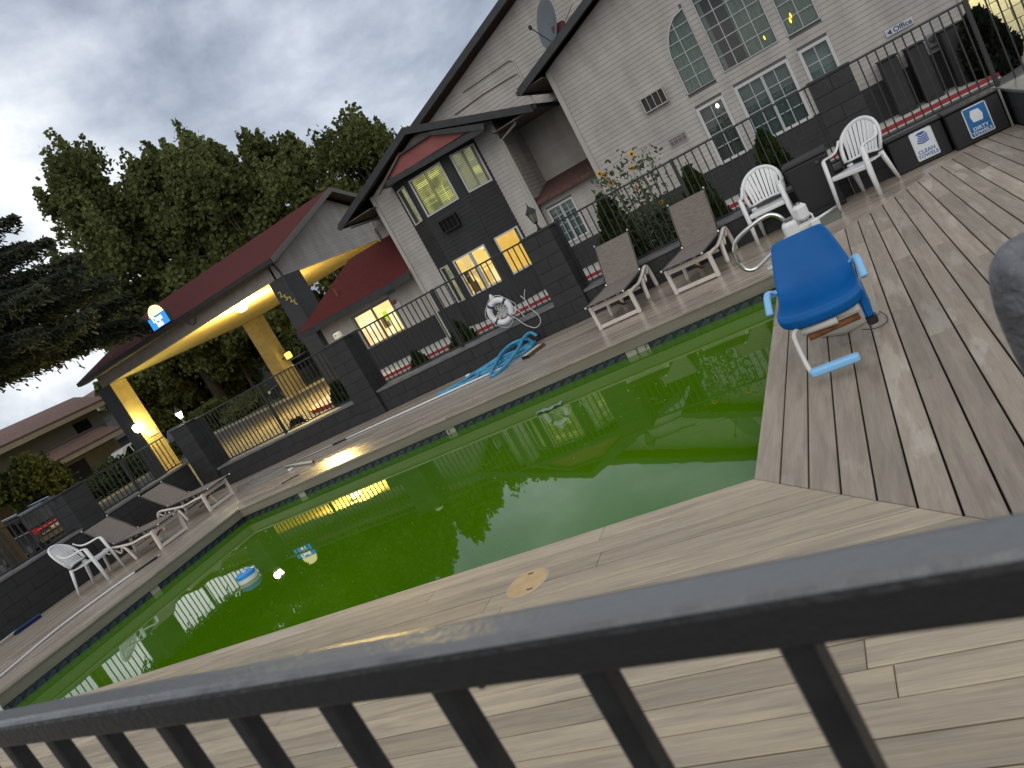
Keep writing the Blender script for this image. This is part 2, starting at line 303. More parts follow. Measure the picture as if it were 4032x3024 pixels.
# ---- pool
PX0, PX1, PY0, PY1 = -9.76, -0.965, 3.704, 8.48
DX0, DX1, DY0, DY1 = -13.30, 1.78, -0.60, 11.17
wm = bpy.data.materials.new('green_pool_water'); wm.use_nodes = True; t = wm.node_tree; B = t.nodes['Principled BSDF']
g = t.nodes.new('ShaderNodeNewGeometry'); nz = t.nodes.new('ShaderNodeTexNoise'); nz.inputs['Scale'].default_value = 0.5; nz.inputs['Detail'].default_value = 3; t.links.new(g.outputs['Position'], nz.inputs['Vector'])
rp = t.nodes.new('ShaderNodeValToRGB'); rp.color_ramp.elements[0].position = 0.3; rp.color_ramp.elements[1].position = 0.7; rp.color_ramp.elements[0].color = (0.046, 0.128, 0.000, 1); rp.color_ramp.elements[1].color = (0.064, 0.164, 0.001, 1)
t.links.new(nz.outputs[0], rp.inputs[0]); t.links.new(rp.outputs[0], B.inputs['Base Color']); B.inputs['Roughness'].default_value = 0.015; B.inputs['IOR'].default_value = 1.45
wv = t.nodes.new('ShaderNodeTexNoise'); wv.inputs['Scale'].default_value = 2.2; wv.inputs['Detail'].default_value = 2; t.links.new(g.outputs['Position'], wv.inputs['Vector'])
bp = t.nodes.new('ShaderNodeBump'); bp.inputs['Strength'].default_value = 0.010; bp.inputs['Distance'].default_value = 0.05; t.links.new(wv.outputs[0], bp.inputs['Height']); t.links.new(bp.outputs[0], B.inputs['Normal'])
WZ = -0.235
struct(MB().box(PX0 - .045, PX1 + .045, PY0 - .045, PY1 + .045, -0.40, WZ), 'pool_water', wm)
basin = thing('pool_basin', None, None); basin['kind'] = 'structure'
del_keys = [k for k in ('label', 'category') if k in basin.keys()]
for k in del_keys: del basin[k]
M_TILEBACK = mat('tile_grout', (0.02, 0.025, 0.025), 0.8)
o_ = 0.05
MB().box(PX0 - .2, PX0 - o_, PY0 - .2, PY1 + .2, -.41, -.14).box(PX1 + o_, PX1 + .2, PY0 - .2, PY1 + .2, -.41, -.14).box(PX0 - o_, PX1 + o_, PY1 + o_, PY1 + .2, -.41, -.14).box(PX0 - o_, PX1 + o_, PY0 - .2, PY0 - o_, -.41, -.14).build('pool_wall', M_TILEBACK, basin)
f_ = 0.014
for nm, b in (('fascia_board', (PX0 - .03, PX1 + .03, PY1 + f_, PY1 + f_ + .02, -.152, -.027)), ('fascia_board', (PX0 - f_ - .02, PX0 - f_, PY0 - .03, PY1 + f_, -.152, -.027)),
              ('fascia_board', (PX1 + f_, PX1 + f_ + .02, PY0 - .03, PY1 + f_, -.152, -.027)), ('fascia_board', (PX0 - f_, PX1 + f_, PY0 - f_ - .02, PY0 - f_, -.152, -.027))):
    MB().box(*b).build(nm, M_FASCIA, basin)
tile_m = [mat('waterline_tile_%s' % c, a, 0.3, col2=b2, nscale=28, lo=0.45, hi=0.6) for c, a, b2 in (('slate', (0.012, 0.022, 0.026), (0.06, 0.07, 0.065)), ('navy', (0.010, 0.016, 0.040), (0.04, 0.06, 0.075)), ('green', (0.010, 0.030, 0.025), (0.05, 0.075, 0.06)))]
M_MARK = mat('depth_marker_tile', (0.33, 0.32, 0.24), 0.4)
TS = 0.1524; tiles = []
tm = []
for m_ in tile_m + [M_MARK]:
    t0 = MB().box(-TS / 2 + .004, TS / 2 - .004, -.008, 0, -.055, .055).build('waterline_tile', m_, basin, local=True); tm.append(t0)
cnt = 0
def put_tile(k, x, y, rz):
    global cnt
    o = tm[k].copy() if cnt > 3 or True else tm[k]
    COL.objects.link(o); o.parent = basin; o.location = (x, y, -.205); o.rotation_euler = (0, 0, rz); cnt += 1; return o
marks = {round(xm, 2) for xm in (-2.75, -5.5, -8.4)}
x = PX0 + TS / 2 - .02
while x < PX1 + .04:
    mk = any(abs(x - a) < TS / 2 for a in (-2.78, -2.63, -5.62, -8.55)); put_tile(3 if mk else random.choice([0, 0, 2, 0]), x, PY1 + o_, 0)
    x += TS
y = PY0
while y < PY1 + .03: put_tile(3 if abs(y - 6.6) < TS / 2 else random.choice([1, 1, 0]), PX0 - o_, y, rad(90)); y += TS
for t0 in tm: bpy.data.objects.remove(t0)
M_BLK = mat('black_print', (0.015, 0.015, 0.015), 0.6)
for xm, s in ((-2.78, '3'), (-2.63, 'FT'), (-5.62, '4'), (-8.55, '5')): text_mesh('depth_numeral', s, 0.085, M_BLK, basin, (xm, PY1 + o_ - .0095, -.205), (1, 0, 0), (0, 0, 1), (0, -1, 0), 0.001)

# ---- pool deck: planks mitred at the pool corners
def deck_part():
    o = bpy.data.objects.new('pool_deck', None); COL.objects.link(o); o['kind'] = 'structure'; return o
def plank(parent, m, quad, th=0.025, bev=0.0035):
    """quad = 4 plan corners in order; top edges eased"""
    c = Vector((sum(p[0] for p in quad) / 4, sum(p[1] for p in quad) / 4))
    def inset(d):
        r = []
        n = len(quad)
        for i in range(n):
            p0, p1, p2 = Vector(quad[i - 1]), Vector(quad[i]), Vector(quad[(i + 1) % n])
            a = (p0 - p1); b = (p2 - p1)
            if a.length < 1e-6 or b.length < 1e-6: r.append(tuple(p1)); continue
            a.normalize(); b.normalize(); s_ = abs(a.x * b.y - a.y * b.x) or 1; r.append(tuple(p1 + (a + b) * (d / s_)))
        return r
    q1 = inset(bev); dz = random.uniform(-0.0012, 0.0012)
    mb = MB().loft([[(x, y, -th) for x, y in quad], [(x, y, dz - bev) for x, y in quad], [(x, y, dz) for x, y in q1]])
    return mb.build('plank', m, parent)
PITCH = 0.1432
# near strip
dn = deck_part(); gap = 0.0055
def splits(a, b, lo=2.6, hi=3.9):
    r = [a]; x = a + random.uniform(0.8, 3.4)
    while x < b - 0.6: r.append(x); x += random.uniform(lo, hi)
    return r + [b]
k = 0
while True:
    y1 = PY0 - k * PITCH + 0.0; y0 = y1 - PITCH + gap
    if y0 < -0.1: break
    def xr(y): return min(PX1 + (PY0 - y), DX1)
    def xl(y): return max(PX0 - (PY0 - y), DX0)
    cuts = splits(xl(y1), xr(y0)) if k != 8 else [xl(y1), -6.9, -3.6, -1.35, xr(y0)]
    for a, b in zip(cuts[:-1], cuts[1:]):
        L0 = xl(y0) if a == cuts[0] else a + .0015; L1 = xl(y1) if a == cuts[0] else a + .0015
        R0 = xr(y0) - .002 if b == cuts[-1] else b - .0015; R1 = xr(y1) - .002 if b == cuts[-1] else b - .0015
        plank(dn, PL_NEAR, [(L0, y0), (R0, y0), (R1, y1), (L1, y1)])
    k += 1
# right strip
dr = deck_part(); gap = 0.0095; k = 0
while True:
    x0 = PX1 + k * PITCH; x1 = x0 + PITCH - gap
    if x0 > DX1 - .02: break
    x1 = min(x1, DX1)
    def yb(x): return PY0 - (x - PX1)
    def yt(x): return PY1 + (x - PX1)
    cuts = splits(yb(x1), yt(x0), 1.2, 2.4)
    for a, b in zip(cuts[:-1], cuts[1:]):
        A0 = yb(x0) + .003 if a == cuts[0] else a + .0012; A1 = yb(x1) + .003 if a == cuts[0] else a + .0012
        B0 = yt(x0) - .003 if b == cuts[-1] else b - .0012; B1 = yt(x1) - .003 if b == cuts[-1] else b - .0012
        plank(dr, PL_RIGHT, [(x0, A0), (x1, A1), (x1, B1), (x0, B0)])
    k += 1
# far strip
df = deck_part(); gap = 0.005; k = 0
while True:
    y0 = PY1 + k * PITCH; y1 = min(y0 + PITCH - gap, DY1)
    if y0 > DY1 - .02: break
    def xr(y): return min(PX1 + (y - PY1), DX1)
    def xl(y): return max(PX0 - (y - PY1), DX0)
    cuts = splits(xl(y0), xr(y1))
    for a, b in zip(cuts[:-1], cuts[1:]):
        L0 = xl(y0) if a == cuts[0] else a + .0015; L1 = xl(y1) if a == cuts[0] else a + .0015
        R0 = xr(y0) - .002 if b == cuts[-1] else b - .0015; R1 = xr(y1) - .002 if b == cuts[-1] else b - .0015
        plank(df, PL_FAR, [(L0, y0), (R0, y0), (R1, y1), (L1, y1)])
    k += 1
# left strip
dl = deck_part(); gap = 0.005; k = 0
while True:
    x1 = PX0 - k * PITCH; x0 = max(x1 - PITCH + gap, DX0)
    if x1 < DX0 + .02: break
    def yb(x): return PY0 - (PX0 - x)
    def yt(x): return PY1 + (PX0 - x)
    cuts = splits(yb(x1), yt(x0))
    for a, b in zip(cuts[:-1], cuts[1:]):
        A0 = yb(x0) if a == cuts[0] else a + .0012; A1 = yb(x1) if a == cuts[0] else a + .0012
        B0 = min(yt(x0), DY1) if b == cuts[-1] else b - .0012; B1 = min(yt(x1), DY1) if b == cuts[-1] else b - .0012
        plank(dl, PL_LEFT, [(x0, A0), (x1, A1), (x1, B1), (x0, B0)])
    k += 1
u_ = MB()
for b in ((DX0, PX0 - .21, DY0, DY1), (PX1 + .21, DX1, DY0, DY1), (PX0 - .21, PX1 + .21, PY1 + .21, DY1), (PX0 - .21, PX1 + .21, DY0, PY0 - .21)): u_.box(*b, -.41, -.045)
o_u = MB(); o_u.v, o_u.f = u_.v, u_.f; struct(o_u, 'deck_substrate', M_UNDER)

# ---- masonry: walls and pillars of painted blocks
BLOCKS = {}
def block_run(parent, x0, x1, y0, y1, z0, z1, ch=0.2, bl=0.4, faces='-y'):
    """painted concrete blocks laid in courses over a recessed core; long axis follows the longer side"""
    MB().box(x0 + .008, x1 - .008, y0 + .008, y1 - .008, z0, z1 - .003).build('core', M_MORTAR, parent)
    nz_ = max(1, round((z1 - z0) / ch)); h = (z1 - z0) / nz_
    alongx = (x1 - x0) >= (y1 - y0); Lx = (x1 - x0) if alongx else (y1 - y0)
    nb = max(1, round(Lx / bl)); bw = Lx / nb
    for r in range(nz_):
        off = 0 if r % 2 == 0 else bw / 2
        e_ = [0]; q_ = off if off else bw
        while q_ < Lx - 1e-3: e_.append(q_); q_ += bw
        e_.append(Lx)
        for a, b in zip(e_[:-1], e_[1:]):
            key = (round(b - a, 3), round(h, 3), alongx, round(y1 - y0 if alongx else x1 - x0, 3)); dy = key[3]; j = random.uniform(0, .0015)
            if key not in BLOCKS:
                w2, h2, d2 = key[0] / 2 - .0025, h / 2 - .0025, dy / 2
                mb = MB().cbox(-w2, w2, -d2, d2, -h2, h2, .003) if alongx else MB().cbox(-d2, d2, -w2, w2, -h2, h2, .003)
                ob = mb.build('block', M_CHAR, parent, local=True); BLOCKS[key] = ob.data
            else:
                ob = bpy.data.objects.new('block', BLOCKS[key]); COL.objects.link(ob); ob.parent = parent
            m_ = (a + b) / 2; zc = z0 + (r + .5) * h
            ob.location = (x0 + m_, (y0 + y1) / 2 - j, zc) if alongx else ((x0 + x1) / 2 + j, y0 + m_, zc)
WY0, WY1 = 11.19, 11.56; PT = 1.535
pill = [(-13.27, -12.75, 'charcoal block pillar at the far left corner of the fence, under the lit lantern'), (-8.82, -8.29, 'charcoal block pillar below the small white lamp, left of the lit lobby window'),
        (-4.48, -3.96, 'charcoal block pillar carrying the unlit carriage lantern, left of the loungers'), (-0.03, 0.49, 'charcoal block pillar behind the right white chair')]
for a, b, lb in pill:
    p = thing('fence_pillar', lb, 'pillar', group='charcoal block pillars of the pool fence')
    block_run(p, a, b, 11.12, 11.62, GZ, PT - .03, 0.2, 0.4)
    MB().cbox(a - .012, b + .012, 11.108, 11.632, PT - .03, PT + .004, .004).build('pillar_cap', M_CHAR, p)
p = thing('fence_pillar', 'charcoal block pillar behind the two loungers on the left side', 'pillar', group='charcoal block pillars of the pool fence')
block_run(p, -13.80, -13.28, 8.48, 8.98, GZ, PT - .03); MB().cbox(-13.81, -13.268, 8.468, 8.992, PT - .03, PT + .004, .004).build('pillar_cap', M_CHAR, p)
segs = [(-12.75, -8.82, 'low charcoal block wall under the railing between the lit lantern pillar and the lobby window'), (-8.29, -4.48, 'low charcoal block wall behind the blue hose and life ring'),
        (-3.96, -0.03, 'low charcoal block wall behind the loungers and sunflowers'), (0.49, 1.86, 'low charcoal block wall behind the towel bins')]
for a, b, lb in segs:
    p = thing('low_wall', lb, 'wall', group='low block walls of the pool fence')
    block_run(p, a + .002, b - .002, WY0, WY1, GZ, 0.375)
    MB().cbox(a + .002, b - .002, WY0 - .02, WY1 + .02, 0.377, 0.422, .006).build('wall_cap', M_CHARCAP, p)
for a, b, lb in ((8.982, 11.118, 'side charcoal block wall behind the farther left lounger'), (3.2, 8.478, 'side charcoal block wall behind the white chair on the left')):
    p = thing('low_wall', lb, 'wall', group='low block walls of the pool fence'); block_run(p, -13.68, -13.32, a, b, GZ, 0.775)
    MB().cbox(-13.70, -13.30, a, b, 0.777, 0.822, .006).build('wall_cap', M_CHARCAP, p)
p = thing('low_wall', 'low dark block wall along the right side of the deck beside the towel bins', 'wall', group='low block walls of the pool fence'); block_run(p, 1.80, 2.10, 5.0, 11.18, GZ, 0.40)
MB().cbox(1.785, 2.12, 5.0, 11.17, 0.402, 0.44, .006).build('wall_cap', M_CHARCAP, p)

# ---- railings
BAL = {}
def railing(lb, P0, P1, zb, zt, posts=(), pitch=0.1065, r=0.0085, rail=(0.038, 0.028), railmat=None, skip=None, group='black metal railings round the pool'):
    P0, P1 = Vector(P0), Vector(P1); d = (P1 - P0); L = d.length; ang = math.atan2(d.y, d.x)
    t_ = thing('railing', lb, 'railing', (P0.x, P0.y, 0), ang, group)
    MB().cbox(0, L, -rail[0] / 2, rail[0] / 2, zt - rail[1], zt, .003).build('top_rail', railmat or M_IRON, t_, local=True)
    MB().cbox(0, L, -.012, .012, zb + .03, zb + .055, .002).build('bottom_rail', M_IRON, t_, local=True)
    key = (round(zb, 3), round(zt, 3), r)
    if key not in BAL: BAL[key] = MB().cbox(-r, r, -r, r, zb + .05, zt - rail[1] + .002, .0015)
    n = int(L / pitch); first = None; s0 = (L - n * pitch) / 2
    for i in range(n + 1):
        a = s0 + i * pitch
        if a < .03 or a > L - .03 or any(abs(a - p_) < .045 for p_ in posts): continue
        if first is None: first = BAL[key].build('baluster', M_IRON, t_, local=True); first.location = (a, 0, 0)
        else: share(first, 'baluster', t_, (a, 0, 0))
    for p_ in posts: MB().cbox(p_ - .025, p_ + .025, -.025, .025, zb, zt + .006, .004).build('post', M_IRON, t_, local=True)
    return t_
RY = 11.37
railing('black metal railing between the lit lantern pillar and the pillar with the small white lamp', (-12.75, RY), (-8.82, RY), .422, 1.52, (1.95,))
railing('black metal railing where the life ring hangs', (-8.29, RY), (-4.48, RY), .422, 1.52, (1.90,))
railing('black metal railing in front of the sunflowers and cone shrubs', (-3.96, RY), (-0.03, RY), .422, 1.52, (1.98,))
railing('black metal railing above the towel bins', (0.49, RY), (1.89, RY), .422, 1.52, (1.36,))
railing('black metal side railing between the corner pillar and the left pillar', (-13.5, 8.98), (-13.5, 11.12), .822, 1.52, (1.0,))
railing('black metal side railing above the wall behind the white chair on the left', (-13.5, 3.2), (-13.5, 8.47), .822, 1.52, (2.6,))
railing('black metal railing at the far right in front of the lit stone wall', (1.93, RY), (4.6, RY), .16, 1.52, (1.3,))
# near railing, close to the camera
kk = 0.985
A_ = Vector((-0.894 * kk, 0.384 * kk)); B_ = Vector((0.002 * kk, 0.272 * kk)); du = (B_ - A_).normalized(); nu = Vector((-du.y, du.x)); zt_near = CAMZ - .18 * kk; rw = 0.0305 * kk
mid0 = A_ + nu * (rw / 2) - du * 3.2; mid1 = B_ + nu * (rw / 2) + du * 1.4
near = thing('railing', 'large black railing in the foreground with a rounded grey-black handrail', 'railing', (mid0.x, mid0.y, 0), math.atan2(du.y, du.x), 'black metal railings round the pool')
Ln = (mid1 - mid0).length
prof = []
for cy, cz, a0 in ((rw / 2 - .007, zt_near - .007, 0), (-rw / 2 + .007, zt_near - .007, 90), (-rw / 2 + .003, zt_near - .028 + .003, 180), (rw / 2 - .003, zt_near - .028 + .003, 270)):
    rr_ = .007 if a0 < 180 else .003
    for i in range(4): a = rad(a0 + 30 * i); prof.append((cy + rr_ * math.cos(a), cz + rr_ * math.sin(a)))
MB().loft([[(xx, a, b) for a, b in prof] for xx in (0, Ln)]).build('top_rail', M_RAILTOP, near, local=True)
# drip under the rail: weld beads and paint runs
wb = MB()
for i in range(14):
    xx = 2.1 + i * 0.21 + random.uniform(-.05, .05); wb.lathe([(.0004, -.0032), (.003, -.0015), (.0035, .0005), (.001, .003)], 8, (xx, -rw / 2 + random.uniform(.004, .02), zt_near - .028))
wb.build('weld_beads', M_IRON, near, smooth=True, local=True)['kind'] = 'stuff'
MB().cbox(0, Ln, -.012, .012, .10, .125, .002).build('bottom_rail', M_IRON, near, local=True)
bxs = [-1.09, -1.007, -0.898, -0.793, -0.686, -0.578, -0.468, -0.3625, -0.2535, -0.146, -0.036, 0.072]
# measured left edges of the balusters along the rail (k = 1.22), rescaled
edges = [-1.178, -1.089, -0.964, -0.835, -0.704, -0.574, -0.439, -0.303, -0.168]
s_of = lambda e: e * kk / 1.22
o_u = mid0.x * du.x + mid0.y * du.y
first = None; br = .0078
pos = [s_of(e) - o_u + br for e in edges]; step = (pos[-1] - pos[2]) / 6
pos = [pos[2] + step * i for i in range(-22, 16)]
for a in pos:
    if a < .03 or a > Ln - .03: continue
    if first is None: first = MB().cbox(-br, br, -br, br, .12, zt_near - .026, .0018).build('baluster', M_IRON, near, local=True); first.location = (a, 0.002, 0)
    else: share(first, 'baluster', near, (a, 0.002, 0))
MB().cbox(-.002, .002, -.002, .002, 0, .004, .0005)

# ---- ground outside: sidewalk with red curb, planting strip, islands
SWY = 20.25
struct(MB().box(-16.9, 3.4, SWY + .03, 23.0, GZ - .1, -.290), 'sidewalk', M_CONC)
rc = MB(); 
rc.box(-16.9, 3.4, SWY, SWY + .03, -.385, -.292)
rc.hull([(-16.9, SWY, -.29), (-18.2, SWY + .5, -.29), (-19.4, SWY + 1.8, -.29), (-19.9, SWY + 3.6, -.29), (-19.74, SWY + 3.6, -.29), (-19.25, SWY + 1.88, -.29), (-18.1, SWY + .65, -.29), (-16.9, SWY + .16, -.29)], (0, 0, -.2))
struct(rc, 'red_curb', M_REDCURB)
struct(MB().box(-16.9, 3.4, SWY + .002, SWY + .03, GZ - .1, -.3855), 'curb_face', M_CONC)
struct(MB().prism([(-16.9, SWY + .16), (-18.1, SWY + .65), (-19.25, SWY + 1.88), (-19.74, SWY + 3.6), (-19.74, SWY + 6), (-16.9, SWY + 6)], GZ - .1, -.296), 'sidewalk', M_CONC)
struct(MB().box(-13.6, 2.1, 11.60, 13.1, GZ - .05, -.385), 'planting_bed', M_SOIL)
for poly, nm in (([(-43.5, 38.6), (-31.6, 34.8), (-24, 36.2), (-21, 44), (-30, 60), (-60, 62)], 'planting_island'), ([(-42.4, 24.0), (-41.0, 31.7), (-42.2, 34.2), (-46.5, 34.8), (-48, 24)], 'planting_island')):
    struct(MB().prism(poly, GZ - .05, GZ + .10), nm, M_GRASS)
    cb = MB(); c0 = Vector((sum(p[0] for p in poly) / len(poly), sum(p[1] for p in poly) / len(poly)))
    outer = [tuple(Vector(p) + (Vector(p) - c0).normalized() * .22) for p in poly]
    for i in range(len(poly)):
        j = (i + 1) % len(poly); cb.hull([(*poly[i], GZ + .14), (*poly[j], GZ + .14), (*outer[j], GZ + .14), (*outer[i], GZ + .14)], (0, 0, -.2))
    struct(cb, 'island_curb', M_CURB)

# ------------------------------------------------------------------ building helpers
class Fr:
    def __init__(s, O, u, n): s.O = Vector(O); s.u = Vector(u).normalized(); s.n = Vector(n).normalized(); s.z = Vector((0, 0, 1))
    def p(s, a, b, c): return tuple(s.O + s.u * a + s.z * b + s.n * c)
    def box(s, mb, a0, a1, b0, b1, c0, c1):
        P = s.p; return mb.add([P(a0, b0, c0), P(a1, b0, c0), P(a1, b0, c1), P(a0, b0, c1), P(a0, b1, c0), P(a1, b1, c0), P(a1, b1, c1), P(a0, b1, c1)],
                               [(0, 3, 2, 1), (4, 5, 6, 7), (0, 1, 5, 4), (1, 2, 6, 5), (2, 3, 7, 6), (3, 0, 4, 7)])
def siding(parent, F, b0, b1, clip, openings, m, pitch=0.127, name='siding_board', joints=False, join=False):
    """lapped boards cut round the openings; clip(b) gives the wall's extent at height b"""
    b = b0; allm = MB()
    while b < b1 - .02:
        t_ = min(b + pitch, b1); e0 = clip(b + .002); e1 = clip(t_ - .002)
        if e1 is None or e0 is None: break
        lo, hi = e0
        if hi - lo < .05: b = t_; continue
        segs_ = [(lo, hi)]
        for (oa, ob, oc, od) in openings:
            if oc < t_ - .01 and od > b + .01:
                ns = []
                for (s0, s1) in segs_:
                    if ob <= s0 or oa >= s1: ns.append((s0, s1)); continue
                    if oa > s0: ns.append((s0, oa))
                    if ob < s1: ns.append((ob, s1))
                segs_ = ns
        for (s0, s1) in segs_:
            if s1 - s0 < .01: continue
            cuts = [s0, s1]
            if joints and s1 - s0 > 2.5:
                cuts = [s0]; q_ = s0 + random.uniform(.5, 2.4)
                while q_ < s1 - .4: cuts.append(q_); q_ += 2.44
                cuts.append(s1)
            for a0, a1 in zip(cuts[:-1], cuts[1:]):
                P = F.p; tl = e1[0] if a0 == lo else a0; tr = e1[1] if a1 == hi else a1
                if a1 != s1: a1 -= .005; tr -= .005
                tl = min(tl, tr - .002)
                mb = allm if join else MB()
                mb.add([P(a0, b, 0), P(a1, b, 0), P(a1, b, .017), P(a0, b, .017), P(tl, t_, 0), P(tr, t_, 0), P(tr, t_, .006), P(tl, t_, .006)],
                       [(0, 3, 2, 1), (4, 5, 6, 7), (0, 1, 5, 4), (1, 2, 6, 5), (2, 3, 7, 6), (3, 0, 4, 7)])
                if not join: mb.build(name, m, parent)
        b = t_
    if join and allm.v: allm.build(name, m, parent)['kind'] = 'stuff'
def core_wall(parent, F, a0, a1, b0, b1, openings, extra=None, name='wall', th=.12, m=None):
    xs = sorted({a0, a1, *[min(max(o[0], a0), a1) for o in openings], *[min(max(o[1], a0), a1) for o in openings]}); zs = sorted({b0, b1, *[min(max(o[2], b0), b1) for o in openings], *[min(max(o[3], b0), b1) for o in openings]})
    mb = MB()
    for i in range(len(xs) - 1):
        for j in range(len(zs) - 1):
            ca, cb = (xs[i] + xs[i + 1]) / 2, (zs[j] + zs[j + 1]) / 2
            if any(o[0] < ca < o[1] and o[2] < cb < o[3] for o in openings): continue
            F.box(mb, xs[i], xs[i + 1], zs[j], zs[j + 1], -th, -.001)
    if extra: mb.loft([[F.p(a, b, -.001) for a, b in extra], [F.p(a, b, -th) for a, b in extra]])
    return mb.build(name, m or M_CORE, parent)
def window(parent, F, a0, a1, b0, b1, cols, rows, frame=.07, tm_=None, glass=None, back=None, backoff=.12, munt=.022, mid=None, frm=(1, 1, 1, 1), label=None, depth=.3, muntm=None, curtain=None):
    """frame, glass pane, glazing bars, a lit or dark room behind"""
    tm_ = tm_ or M_WTRIM; mb = MB()
    if frm[0]: F.box(mb, a0 - frame, a0, b0 - frame * frm[2], b1 + frame, -.05, .034)
    if frm[1]: F.box(mb, a1, a1 + frame, b0 - frame * frm[2], b1 + frame, -.05, .034)
    if frm[2]: F.box(mb, a0, a1, b0 - frame, b0, -.05, .045)
    if frm[3]: F.box(mb, a0, a1, b1, b1 + frame, -.05, .034)
    fr = mb.build('window', tm_, parent)
    if label: fr['label'] = label
    g_ = MB().add([F.p(a0, b0, -.012), F.p(a1, b0, -.012), F.p(a1, b1, -.012), F.p(a0, b1, -.012)], [(0, 1, 2, 3)]).build('pane', glass or M_GLASS, fr)
    mm = MB()
    for i in range(1, cols): c_ = a0 + (a1 - a0) * i / cols; F.box(mm, c_ - munt / 2, c_ + munt / 2, b0, b1, -.01, .006)
    for j in range(1, rows): c_ = b0 + (b1 - b0) * j / rows; F.box(mm, a0, a1, c_ - munt / 2, c_ + munt / 2, -.009, .004)
    if mid is not None: F.box(mm, mid - .035, mid + .035, b0, b1, -.03, .022)
    if mm.v: mm.build('glazing_bars', muntm or M_MUNT, fr)
    bb = MB().add([F.p(a0 - .2, b0 - .2, -backoff - .02), F.p(a1 + .2, b0 - .2, -backoff - .02), F.p(a1 + .2, b1 + .2, -backoff - .02), F.p(a0 - .2, b1 + .2, -backoff - .02)], [(0, 1, 2, 3)])
    bb.build('room', back or M_DARKROOM, fr)
    if curtain:
        for (c0, c1) in curtain:
            P0 = []; n = int((c1 - c0) / .035)
            top = []; bot = []
            for i in range(n + 1):
                a = c0 + (c1 - c0) * i / n; d = -.07 + .022 * math.sin(i * 1.35) + .008 * math.sin(i * .6); top.append(F.p(a, b1, d)); bot.append(F.p(a, b0 + .02, d))
            vs = top + bot; fs = [(i, i + 1, n + 2 + i, n + 1 + i) for i in range(n)]
            MB().add(vs, fs).build('curtain', M_CURT, fr)
    return fr
def rake(parent, P0, P1, h=.2, th=.05, dirv=(0, -1, 0), m=None, name='rake_board'):
    P0, P1 = Vector(P0), Vector(P1); d = Vector(dirv)
    return MB().hull([P0, P1, P1 - Vector((0, 0, h)), P0 - Vector((0, 0, h))], d * th).build(name, m or M_BLACKTRIM, parent)
def slab(parent, pts, th, m, name='roof'):
    return MB().hull(pts, (0, 0, -th)).build(name, m, parent)
def downspout(parent, pts, r=.04, m=None):
    return MB().tube(pts, r, 6).build('downspout', m or M_TRIM, parent)

BLD = thing('motel_building', 'cream sided motel building with black bay, tall arched window group and red lower roofs', 'building', (0, 0, 0))
SB = -.30; BT = 0.63
# ---------------- right gabled wing, face y = 21.9
FW = Fr((-5.80, 21.9, 0), (1, 0, 0), (0, -1, 0)); W_w = 9.37; apx = 4.70; sl = .364; ztop = 6.80
Y_ = 21.9
def wx(r): return r * Y_ + 5.80
wing_open = []
# measured as X/Y ratios times 21.9
lw = [(-.1223 + .003, -.0897 - .002), (-.074 + .003, -.0123 - .001), (.0022 + .003, .0358 - .003)]
lowz = (CAMZ - .0455 * Y_, CAMZ + .0205 * Y_)
for a, b in lw: wing_open.append((wx(a), wx(b), *lowz))
big = [(wx(-.0752), wx(-.0120), CAMZ + .0460 * Y_, 5.95), (wx(.0012), wx(.0350), CAMZ + .0447 * Y_, 5.2)]
wing_open += [(a, b, c, d) for a, b, c, d in big]
arch = (wx(-.1225), wx(-.0886), CAMZ + .0442 * Y_); arch_top = CAMZ + .132 * Y_; arch_sh = CAMZ + .088 * Y_
wing_open.append((arch[0], arch[1], arch[2], arch_top - .02))
ac1 = (wx(-.1757), wx(-.1452), CAMZ + .0487 * Y_, CAMZ + .0676 * Y_); ac2 = (wx(-.1670), wx(-.1442), CAMZ - .0035 * Y_, CAMZ + .0085 * Y_)
AF = MB(); ar_w = arch[1] - arch[0]; ar_h = arch_top - arch_sh
def arch_x(z):  # left boundary of the quarter arch at height z
    if z <= arch_sh: return arch[0]
    tt = min(1, (z - arch_sh) / ar_h); return arch[1] - ar_w * math.sqrt(max(0, 1 - tt ** 1.6))
clipw = lambda b: (0.0 if b < ztop - sl * apx else apx - (ztop - b) / sl, W_w if b < ztop - sl * (W_w - apx) else apx + (ztop - b) / sl) if b < ztop - .05 else None
core_wall(BLD, FW, 0, W_w, SB, ztop - sl * apx, wing_open, extra=None)
# gable part of the wall above the eaves, cut round the tall windows
ge = ztop - sl * apx
gs = sorted({0, W_w, apx, *[v for o in wing_open if o[3] > ge for v in (o[0], o[1])]})
gm = MB()
for a0, a1 in zip(gs[:-1], gs[1:]):
    mid = (a0 + a1) / 2; base = ge
    for o in wing_open:
        if o[0] < mid < o[1] and o[3] > ge: base = o[3]
    t0 = ztop - sl * abs(a0 - apx); t1 = ztop - sl * abs(a1 - apx)
    if t0 > base or t1 > base: gm.loft([[FW.p(a0, base, -.001), FW.p(a1, base, -.001), FW.p(a1, max(t1, base), -.001), FW.p(a0, max(t0, base), -.001)], [FW.p(a0, base, -.12), FW.p(a1, base, -.12), FW.p(a1, max(t1, base), -.12), FW.p(a0, max(t0, base), -.12)]])
gm.build('gable_wall', M_CORE, BLD)
siding(BLD, FW, SB, BT, lambda b: (0, W_w), [], M_SIDED, join=True)
fr_ = .075
siding(BLD, FW, BT, ztop, clipw, [(a - fr_ + .01, b + fr_ - .01, c - fr_ + .01, d + fr_ - .01) for a, b, c, d in wing_open[:3]] + [(a - .03, b + .03, c - .03, d + .03) for a, b, c, d in wing_open[3:5]] + [(arch[0] - .02, arch[1] + .02, arch[2] - .02, arch_sh)] + [(arch_x(BT + .127 * i_), arch[1] + .02, BT + .127 * i_ + .02, BT + .127 * (i_ + 1) - .02) for i_ in range(10, 45) if arch_sh - .1 < BT + .127 * i_ < arch_top], M_SIDE)
